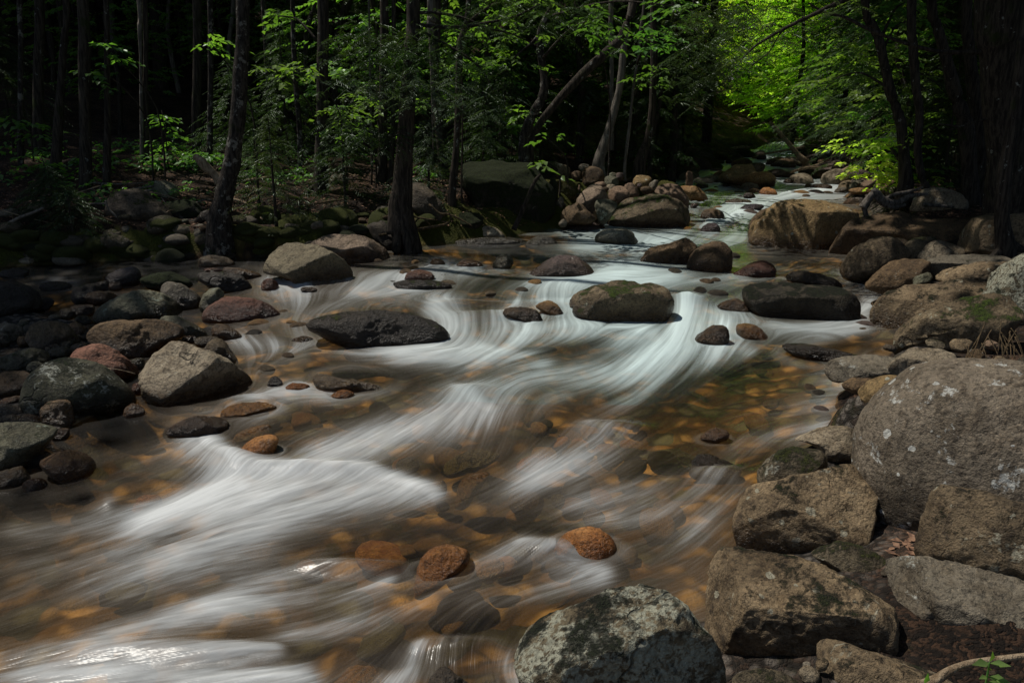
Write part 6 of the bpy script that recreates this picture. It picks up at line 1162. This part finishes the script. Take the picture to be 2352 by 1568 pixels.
plant_px('maple_sapling', 'small leafy maple shoot beside the broken stump', 'sapling', 455, 385, 11.5, .3, [(0, -30, 24), (30, -26, 22), (-20, -26, 14)], B, L_MAPLE, .12, .22, 5, 5)
plant_px('beech_sapling', 'drooping leafy sapling at the left edge', 'sapling', 75, 355, 11.5, .7, [(-30, -78, 22), (5, -65, 25), (15, -45, 20), (20, -10, 8)], B, L_BEECH, .12, .25, 4, 6)
plant_px('beech_sapling', 'low leafy sprig in front of the leaning left trunk', 'sapling', 100, 395, 11, .2, [(-8, -12, 20), (15, -12, 10)], B, L_BEECH, .13, .2, 3, 4)
HOSTS = [o for o in SC.objects if o.type == 'EMPTY' and o.get('category') == 'tree']
def hosted(P, pts, D, n, m, L, leaf, mat, dz, spread=.05):
    """leaves high over the water grow on a branch of the nearest tree"""
    h = min(HOSTS, key=lambda o: math.hypot(o.location.x-P[0], (o.location.y-P[1])*.8)+3*(o.location.x*0)); tr = [c for c in h.children if c.name.startswith('trunk')][0]
    W = np.array([v.co[:] for v in tr.data.vertices])+np.array(h.location); k = W[np.argmin(np.linalg.norm(W-(np.array(P)+[0, 0, -.25]), axis=1))]
    wood('branch', [tube([k, .5*(k+P)+[0, 0, .12], np.array(P)], [.022, .014, .006], 6, 3, .1)], BARK, h, np.array(h.location))
    spray_obj('foliage', pts, D, None, 'broad', n, m, L, leaf, mat, spread=spread, dz=dz, parent=h, dspread=2.)
def sprig(u, v, w, label, D=11, n=6, mat=L_BEECH, leaf=.11, m=9, L=.35, dz=.06, hgt=None):
    """a leafy twig growing from a thin leaning stem behind it"""
    P = at(u, v, D)
    if P[0]+.3 > XL(P[1]+.6)-.3 or v < 60: return hosted(P, [(u-w/2, v), (u+w/2, v)], D, n, m, L, leaf, mat, dz)
    g = np.array([P[0]+.3, P[1]+.6, float(gfn(P[0]+.3, P[1]+.6)[0])]); e = empty('understory_sapling', g, label=label, cat='sapling')
    wood('stem', [tube([g-[0, 0, .1], g+[0, 0, (P[2]-g[2])*.6], P+[0, .1, 0]], [.016, .012, .006], 6, 2, .1)], BARK, e, g)
    spray_obj('foliage', [(u-w/2, v), (u+w/2, v)], D, None, 'broad', n, m, L, leaf, mat, spread=.05, dz=dz, parent=e, dspread=2.)
sprig(478, 96, 60, 'leafy twig glowing high left of the old birch'); sprig(248, 122, 50, 'leafy twig hanging in front of the narrow shaded trunks', n=7, dz=.12); sprig(222, 156, 22, 'little leaf tuft below the hanging leafy twig', n=3)
sprig(640, 150, 60, 'leafy twig between flaky trunk and curved trunk', n=8, dz=.1); sprig(706, 152, 30, 'leafy sprig touching the straight dark trunk', n=4); sprig(640, 38, 50, 'leaf tuft at the top between birch and straight trunk', n=5, D=12)
sprig(835, 235, 110, 'bright leafy layer left of the straight black trunk', n=16, dz=.25, D=12.5); sprig(790, 290, 80, 'bright low leafy layer right of the straight dark trunk', n=12, dz=.2, D=11.5); sprig(780, 260, 40, 'leafy sprig lit green beside the straight dark trunk', n=8, D=11.8)
sprig(1090, 105, 110, 'broad leafy layer in the gap right of the wavy trunk', n=26, dz=.28, D=13); sprig(1150, 125, 80, 'leafy layer left of the snaking grey tree', n=16, dz=.2, D=13.2); sprig(1130, 60, 60, 'high leafy layer over the giant mossy boulder', n=14, dz=.25, D=13.5)
sprig(1200, 15, 100, 'bright leaf spray at the top edge above the snaking tree', n=16, dz=.2, D=10.5, mat=L_MAPLE); sprig(1380, 40, 80, 'bright leaves hanging at the top above the leaning trunk', n=16, dz=.3, D=10.5, mat=L_MAPLE); sprig(1560, 15, 90, 'bright leaf spray at the top right of the pale trunk', n=16, dz=.25, D=10.5, mat=L_MAPLE)
sprig(1500, 85, 110, 'beech layer reaching out right of the pale trunk', n=18, dz=.1, D=12, mat=L_MAPLE); sprig(1370, 70, 60, 'beech layer left of the pale trunk', n=12, dz=.15, D=12.5); sprig(1490, 180, 60, 'lower beech layer right of the pale trunk', n=12, dz=.12, D=14); sprig(1260, 320, 40, 'maple sprig over the giant mossy boulder', n=4, D=11.3, mat=L_MAPLE, leaf=.13, m=4); sprig(1240, 370, 30, 'low maple sprig on the right end of the giant mossy boulder', n=4, D=11.2, mat=L_MAPLE, leaf=.13, m=4)
sprig(1195, 262, 60, 'leafy layer left of the snaking tree', n=8, D=12.4); sprig(1200, 295, 50, 'lower leafy layer left of the snaking tree', n=8, D=12.4, mat=L_MAPLE); sprig(1015, 60, 60, 'leaves behind the broken grey snag', n=14, dz=.3, D=13.5); sprig(1030, 225, 40, 'leaves lit between the leaning furrowed trunk and the wavy one', n=8, dz=.25, D=13.5); sprig(950, 250, 60, 'leaves low behind the thick hemlock trunk', n=8, dz=.2, D=13)
# sunlit sprays on the right side, low over the water
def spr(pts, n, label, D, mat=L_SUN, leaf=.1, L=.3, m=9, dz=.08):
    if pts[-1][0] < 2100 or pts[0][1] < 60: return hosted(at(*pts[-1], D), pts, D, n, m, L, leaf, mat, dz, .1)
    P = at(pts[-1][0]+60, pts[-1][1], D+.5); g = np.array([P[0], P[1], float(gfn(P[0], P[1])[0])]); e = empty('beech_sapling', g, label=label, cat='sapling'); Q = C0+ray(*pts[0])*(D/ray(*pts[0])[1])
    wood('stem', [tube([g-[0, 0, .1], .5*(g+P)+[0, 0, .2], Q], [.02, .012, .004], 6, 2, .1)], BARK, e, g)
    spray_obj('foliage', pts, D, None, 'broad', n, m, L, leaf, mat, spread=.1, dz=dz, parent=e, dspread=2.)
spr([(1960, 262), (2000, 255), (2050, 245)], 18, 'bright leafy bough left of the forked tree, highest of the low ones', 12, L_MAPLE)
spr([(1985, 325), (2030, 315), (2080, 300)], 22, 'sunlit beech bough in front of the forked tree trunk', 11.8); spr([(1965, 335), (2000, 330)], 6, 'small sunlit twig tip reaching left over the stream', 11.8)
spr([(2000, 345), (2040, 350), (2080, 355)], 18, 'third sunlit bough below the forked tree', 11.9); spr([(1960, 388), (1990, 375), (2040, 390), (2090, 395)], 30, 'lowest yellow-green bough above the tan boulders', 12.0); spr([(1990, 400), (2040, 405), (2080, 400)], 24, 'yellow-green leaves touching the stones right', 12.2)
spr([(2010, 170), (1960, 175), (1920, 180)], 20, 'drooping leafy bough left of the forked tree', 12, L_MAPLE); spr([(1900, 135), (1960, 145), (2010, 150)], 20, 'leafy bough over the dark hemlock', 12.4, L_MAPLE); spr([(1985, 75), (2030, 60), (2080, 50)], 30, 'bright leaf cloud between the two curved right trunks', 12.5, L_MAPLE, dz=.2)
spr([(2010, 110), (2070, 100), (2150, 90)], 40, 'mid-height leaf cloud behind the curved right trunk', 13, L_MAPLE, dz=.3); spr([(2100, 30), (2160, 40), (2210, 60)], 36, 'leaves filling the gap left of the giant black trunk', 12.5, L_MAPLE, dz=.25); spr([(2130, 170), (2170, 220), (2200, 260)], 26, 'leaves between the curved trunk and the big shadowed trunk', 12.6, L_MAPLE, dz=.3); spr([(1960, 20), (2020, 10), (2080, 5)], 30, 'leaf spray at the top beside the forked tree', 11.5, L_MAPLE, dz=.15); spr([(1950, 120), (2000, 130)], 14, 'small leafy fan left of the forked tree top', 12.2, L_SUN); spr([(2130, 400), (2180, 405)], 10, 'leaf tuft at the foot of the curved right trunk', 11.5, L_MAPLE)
# seedlings at the lower right corner
def seedling(u, v, D, label, lv):
    b = at(u, v, D); e = empty('seedling', b, label=label, cat='seedling'); px = D/FPX; P, Dr, Ls = [], [], []
    top = min(q[1] for q in lv); wood('stem', [tube([b-[0, 0, .03], b+[0, 0, -top*px*.5], b+[0, 0, -top*px]], [.003, .0025, .0015], 6, 1, .05)], L_MAPLE, e, b)
    for du, dv, dx, dz, L in lv:
        P.append(b+[0, 0, -dv*px]); Dr.append([dx, -.35, dz]); Ls.append(L*px); 
    P, Dr, Ls = np.array(P), np.array(Dr, float), np.array(Ls)
    V, F = leaves(P, Dr, np.tile([0, -.5, 1.], (len(P), 1)), Ls, Ls*.42); obj('leaves', mesh_np('leaves', V-b, F, L_MAPLE), e)
seedling(2264, 1568, 1.8, 'taller green seedling with opposite leaf pairs at the bottom right', [(0, -62, -1, .25, 60), (0, -62, 1, .15, 52), (0, -66, -.05, 1, 42), (0, -20, .9, .0, 60), (0, -20, -.6, .2, 36), (0, -5, 1, -.1, 80), (0, -40, -.1, .5, 26)])
seedling(2120, 1590, 1.8, 'smaller green seedling left of the taller one', [(0, -30, .0, 1, 40), (0, -10, -.7, .4, 34), (0, -10, .6, .6, 30)])
# hemlock saplings and small firs
def fir_px(u, v, D, h, w, label, mat=L_HEM, n=90):
    n = int(n*2)
    b = at(u, v, D); g = float(gfn(b[0], b[1])[0]); b[2] = min(b[2], g+.02); e = empty('hemlock_sapling', b, label=label, cat='sapling'); rg = np.random.default_rng(int(u+v))
    wood('stem', [tube([b-[0, 0, .1], b+[0, 0, h*.5], b+[0, 0, h]], [.022*h**.5, .014, .003], 6, 1, .08)], BARK, e, b)
    t = rg.random(n)**.8; a = rg.uniform(0, 6.28, n); r = w*(1-t)*rg.uniform(.05, .8, n); B_ = b+np.stack([np.cos(a)*r, np.sin(a)*r, .12*h+t*h*.88-r*.15], 1)
    V, F = needle_twigs(B_, a, w*.35*(1.1-t)+.08, 20, rg, .01); obj('foliage', mesh_np('foliage', V-b, F, mat, False), e)
fir_px(632, 478, 9.7, 1.3, .65, 'small fir standing right of the old birch'); fir_px(590, 400, 11, 1.0, .7, 'low hemlock behind the old birch', n=70); fir_px(985, 415, 11.3, 1.1, .8, 'bushy bright hemlock between the thick trunk and the furrowed one', L_HEM2, 120); fir_px(1110, 372, 12.5, 1.6, 1., 'hemlock sapling behind the giant mossy boulder', n=140); fir_px(1160, 365, 13, 1.8, 1., 'taller hemlock behind the giant mossy boulder', n=140)
fir_px(120, 455, 9.6, .5, .5, 'knee-high hemlock on the far left bank'); fir_px(160, 480, 9.4, .45, .6, 'low hemlock seedling on the left bank', n=60); fir_px(540, 330, 13, 1.6, .9, 'hemlock behind the old birch trunk', n=120); fir_px(790, 400, 11, 1.3, .8, 'hemlock sapling right of the straight dark trunk', n=110); fir_px(660, 330, 13.5, 2.4, 1.1, 'hemlock sapling left of the curved trunk', n=160); fir_px(30, 330, 13, 2.0, 1.1, 'hemlock at the left edge', n=160); fir_px(2170, 400, 11.8, 2.0, .9, 'dark hemlock sapling by the curved right trunk', n=160); fir_px(2040, 250, 17, 2.2, 1.0, 'hemlock farther back behind the forked tree', n=120)

# hemlocks and leafy trees of the middle distance, copied from a few kinds
def proto_tree(crown, h, r, mat, lab, cat='tree', bend=.3, chz=0., name='tree', sc=1.):
    rg = np.random.default_rng(int(h*100+r*1000)); e = empty(name, (0, 0, 0), label=lab, cat=cat)
    P = [(0, 0, -.5)]+[(rg.normal(0, bend*.3)*k, rg.normal(0, bend*.3)*k, h*k/4) for k in range(5)]
    wood('trunk', [tube(P, [r*1.4, r*1.1, r, r*.85, r*.65, r*.35], 9, 4, .12, 3)], mat, e, (0, 0, 0))
    if crown:
        c = bpy.data.objects.new('crown', CRN[crown]); link(c, e); c.location = (0, 0, chz); c.scale = (sc,)*3
    return e
def place(proto, first, x, y, sc, label, group, dz=0.):
    z = float(gfn(x, y)[0])-.05+dz; rz = RNG.uniform(0, 6.28)
    if not first: proto.location = (x, y, z); proto.rotation_euler = (0, 0, rz); proto.scale = (sc,)*3; tag(proto, label, None, group); first.append(1); return proto
    return copy_tree(proto, (x, y, z), rz, sc, label=label, group=group)
def wpt(u, D): return (u-1176)/FPX*(D*math.cos(PITCH)+.3)
K = [(proto_tree('hem1', 7.5, .10, BARK, '', name='hemlock_tree', chz=1.2), []), (proto_tree('hem2', 5., .06, BARK, '', name='hemlock_tree', chz=.7), []), (proto_tree('heb', 5.5, .07, BARK, '', name='hemlock_tree', chz=.8), [])]
# hemlocks that show as dark drooping masses: (u, distance, kind, scale)
i = 0
for u, D, k, s, lab in [(1440, 17, 0, .9, 'dark drooping hemlock above the shadowed far shore'), (1540, 18.5, 1, .75, 'hemlock at the left gate of the upstream opening'), (1490, 19, 0, 1., 'hemlock behind the thin pale crooked trunk'), (1560, 22, 0, .7, 'hemlock hanging over the far left shore'), (1490, 15.6, 1, .75, 'drooping hemlock nearest the far left shore'), (1960, 20, 2, 1.2, 'blue-green hemlock right of the opening'), (1915, 22, 2, .95, 'hemlock filling the right side of the opening'), (1995, 17, 2, .9, 'low hemlock in front of the bright trees'), (2030, 16.5, 1, 1.2, 'hemlock behind the forked tree'), (2110, 15.5, 2, 1.2, 'hemlock between the curved right trunks'), (2190, 13.8, 1, 1.3, 'dark hemlock behind the big shadowed trunk'), (2010, 25, 0, 1., 'far hemlock right of the opening'), (2280, 13.5, 1, 1.3, 'hemlock behind the giant black trunk'), (1330, 16.5, 1, 1.2, 'hemlock left of the thin light trunk'), (1120, 15.5, 1, 1.2, 'hemlock behind the leafy gap'), (1210, 19, 0, 1., 'farther hemlock above the giant mossy boulder'), (1000, 17, 0, 1., 'hemlock behind the furrowed trunk'), (800, 17, 0, 1., 'hemlock between the straight trunk and the pole-thin one'), (1400, 21, 0, 1.1, 'hemlock behind the pale grey trunk')]:
    p, f = K[k]; place(p, f, wpt(u, D), D, s, lab, 'hemlocks of the middle distance')
KB = [(proto_tree('beech1', 6.5, .06, GREYB, '', name='beech_tree', chz=1.6), []), (proto_tree('beech2', 5.2, .05, BARK, '', name='beech_tree', chz=1.2), []), (proto_tree('map1', 4.2, .04, BARK, '', name='maple_tree', chz=.9), [])]
for u, D, k, s, lab in [(880, 15, 2, 1.1, 'leafy young tree behind the straight black trunk'), (1060, 16, 1, 1.1, 'leafy young tree in the gap right of the wavy trunk'), (1150, 17.5, 0, 1., 'beech behind the giant mossy boulder'), (1310, 19, 1, 1., 'beech in the dark left of the pale trunks'), (1450, 18, 1, 1., 'beech between the pale trunks'), (1560, 21, 0, 1., 'beech above the dark far shore'), (780, 20, 1, 1., 'leafy young tree right of the straight dark trunk'), (660, 24, 1, 1., 'far leafy tree left of the curved trunk'), (150, 20, 1, 1., 'far leafy tree behind the leftmost trunks'), (560, 19, 0, .9, 'far beech showing right of the old birch top'), (430, 23, 0, 1., 'far beech left of the old birch'), (290, 17, 1, .9, 'leafy tree in the dark between slender left trunks'), (2050, 14.5, 1, 1., 'leafy tree behind the forked one'), (2140, 17, 0, 1., 'beech in the right forest'), (2220, 16, 1, 1., 'leafy tree behind the big bending trunk'), (1980, 17.5, 1, 1.1, 'leafy tree right of the dark hemlocks'), (2090, 20, 0, 1.1, 'taller beech deep in the right forest')]:
    p, f = KB[k]; place(p, f, wpt(u, D), D, s, lab, 'leafy trees of the middle distance')
KS = [(proto_tree('sun1', 9, .12, GREYB, '', name='sunlit_tree', chz=1.5), []), (proto_tree('sun2', 8, .10, BARK, '', name='sunlit_tree', chz=1.0), [])]
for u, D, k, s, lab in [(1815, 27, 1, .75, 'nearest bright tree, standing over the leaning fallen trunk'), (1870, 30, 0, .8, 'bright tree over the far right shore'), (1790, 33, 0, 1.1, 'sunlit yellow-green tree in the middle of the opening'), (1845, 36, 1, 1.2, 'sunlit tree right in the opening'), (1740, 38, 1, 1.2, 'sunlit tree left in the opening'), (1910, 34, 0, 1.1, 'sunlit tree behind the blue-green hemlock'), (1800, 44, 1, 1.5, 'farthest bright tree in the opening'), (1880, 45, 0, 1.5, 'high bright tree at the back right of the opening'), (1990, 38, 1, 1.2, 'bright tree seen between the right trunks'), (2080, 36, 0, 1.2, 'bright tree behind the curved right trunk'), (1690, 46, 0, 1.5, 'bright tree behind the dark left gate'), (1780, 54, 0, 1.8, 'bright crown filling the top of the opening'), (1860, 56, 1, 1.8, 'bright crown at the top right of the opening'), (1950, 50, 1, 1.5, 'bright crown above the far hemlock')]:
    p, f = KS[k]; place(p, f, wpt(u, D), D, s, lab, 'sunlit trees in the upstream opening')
# bare trunks deeper in the forest
KT = [(proto_tree('can1', 11, r, m, '', name='forest_tree', chz=5.6), []) for r, m in ((.12, BARK), (.08, BARK), (.16, BARK), (.07, GREYB))]
cnt = 0; used = []
for _ in range(4000):
    if cnt >= 120: break
    D = RNG.uniform(13.5, 34); u = RNG.uniform(-250, 2500); x = wpt(u, D); y = D
    dl, dr = float(XL(y)-x), float(x-XR(y))
    if max(dl, dr) < 1.2 or (1640 < u < 1980 and D > 18) or (D > 26 and 1350 < u < 1700): continue
    if any((x-a)**2+(y-b)**2 < 1.5**2 for a, b in used) or shades((x, y, float(gfn(x, y)[0])+8.8), 2.9 if u < 900 else 3.7): continue
    used.append((x, y)); k = [0, 1, 1, 2, 3, 1, 0][int(RNG.integers(7))]; p, f = KT[k]
    left = dl > 0
    place(p, f, x, y, RNG.uniform(.85, 1.2), ('slender trunk deep in the dark left forest' if left else 'slender trunk deep in the right forest'), 'trunks deep in the left forest' if left else 'trunks deep in the right forest'); cnt += 1
# trees added, crowns out of view, to darken the left forest and banks
canopy = [(-9, 10.5), (-11, 12.8), (-8, 14.5), (-13, 10), (-15, 13), (-5.5, 15), (-12, 15), (-16, 18), (-7.2, 12), (-9.5, 19), (-4, 18), (-13, 20), (-10.5, 9.5), (-13, 7), (-12.5, 12), (-9, 12.5), (-4.5, 13.5), (-6, 17), (-1.5, 16), (-2.5, 20), (1, 18.5), (-10, 17), (-14, 16), (5.5, 4), (7.5, 8), (9.5, 12), (8.5, 2), (11.5, 7), (-6.5, 10.8), (-3.5, 11.6)]
cf = []
cp = proto_tree('can2', 12, .17, BARK, '', name='added_shade_tree', chz=5.5)
for x, y in canopy:
    if max(XL(y)-x, x-XR(y)) < .5: continue
    if shades((x, y, float(gfn(x, y)[0])+9.2), 3.9 if y < 9 else 3.0): print('skip', x, y); continue
    c = place(cp, cf, x, y, RNG.uniform(.95, 1.15), 'added tall leafy tree whose unseen crown shades the bank from above', 'added shading trees along the banks')

# far wood on the hill, one mass of leaf clumps
def far_wood(n, cond, mat, name, label, size=.55, zr=(0, 7)):
    rg = np.random.default_rng(77); D = rg.uniform(30, 85, n*3); u = rg.uniform(-500, 2850, n*3); x = (u-1176)/FPX*D*.97; y = D
    ok = cond(u, D, x, y); x, y = x[ok][:n], y[ok][:n]; n = len(x); z = gfn(x, y)+rg.uniform(zr[0], zr[1], n)
    V, F = broad_twigs(np.stack([x, y, z], 1), rg.uniform(0, 6.28, n), rg.uniform(.8, 1.6, n), 9, size, rg, .4)
    stuff_mesh(name, V, F, mat, label, 'forest')
far_wood(9000, lambda u, D, x, y: (np.maximum(XL(y)-x, x-XR(y)) > 1.) & ~((u > 1560) & (u < 2000)), L_HEM, 'far_wood', 'dark far-off forest covering the hill behind the trunks')
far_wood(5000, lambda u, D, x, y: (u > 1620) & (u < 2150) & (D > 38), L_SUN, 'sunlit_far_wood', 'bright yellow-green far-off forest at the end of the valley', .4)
# low plants on the forest floor
rg = np.random.default_rng(9); Bs = []
for (a, b, c, d, n) in [(200, 372, 620, 400, 90), (0, 395, 200, 430, 30), (1480, 372, 1560, 385, 20), (560, 395, 740, 425, 40), (1300, 350, 1560, 378, 50), (930, 395, 1010, 420, 20), (1950, 380, 2100, 410, 30), (150, 430, 480, 470, 40), (0, 330, 700, 380, 160), (700, 330, 1200, 380, 60)]:
    for _ in range(n):
        P = at(rg.uniform(a, c), rg.uniform(b, d)); Bs.append(P+[0, 0, rg.uniform(.03, .16)])
Bs = np.array(Bs); V, F = broad_twigs(Bs, rg.uniform(0, 6.28, len(Bs)), rg.uniform(.12, .25, len(Bs)), 5, .09, rg)
stuff_mesh('ground_plants', V, F, L_MAPLE, 'low green seedlings and herbs over the leaf litter', 'plants')
# fallen sticks on the left bank
rg = np.random.default_rng(31)
for k in range(22):
    P = at(rg.uniform(20, 900), rg.uniform(400, 520)); a = rg.uniform(0, 3.14); L = rg.uniform(.25, .8); d = np.array([math.cos(a), math.sin(a)*.6, 0])
    Q = [P-d*L*.5, P+[0, 0, .05], P+d*L*.5]
    for q in Q: q[2] = float(gfn(q[0], q[1])[0])+rg.uniform(.03, .12)
    r = rg.uniform(.006, .016); tag(wood('fallen_stick', [tube(Q, [r, r*.8, r*.4], 6, k, .2)], [DEADW, LOGW, GREYB][k % 3]), 'thin fallen stick lying in the litter of the left bank', 'stick', 'fallen sticks on the left bank')
# moss tufts and grass hanging on rocks, leaf litter
rg = np.random.default_rng(19); P = []
for (a, b, c, d, n) in [(0, 400, 1250, 520, 2600), (900, 390, 1060, 430, 500), (2050, 440, 2352, 500, 300), (2060, 1240, 2110, 1290, 24)]:
    k = 0
    while k < n:
        P.append(at(rg.uniform(a, c), rg.uniform(b, d))+[0, 0, .008]); k += 1
P = np.array(P); a = rg.uniform(0, 6.28, len(P)); V, F = leaves(P, np.stack([np.cos(a), np.sin(a), rg.uniform(-.1, .3, len(a))], 1), np.array([0, 0, 1.])+rg.normal(0, .3, P.shape), rg.uniform(.04, .07, len(P)), rg.uniform(.02, .04, len(P)))
LITTER = N('dry beech leaves'); pos = LITTER.n('NewGeometry').outputs['Position']; LITTER = LITTER.end(LITTER.princ(Base_Color=LITTER.mix(LITTER.ramp(LITTER.noise(pos, 25, 2), .4, .6), (.12, .06, .035), (.30, .17, .10)), Roughness=.8))
stuff_mesh('leaf_litter', V, F, LITTER, 'dry reddish-brown leaves scattered over the banks', 'leaf litter')
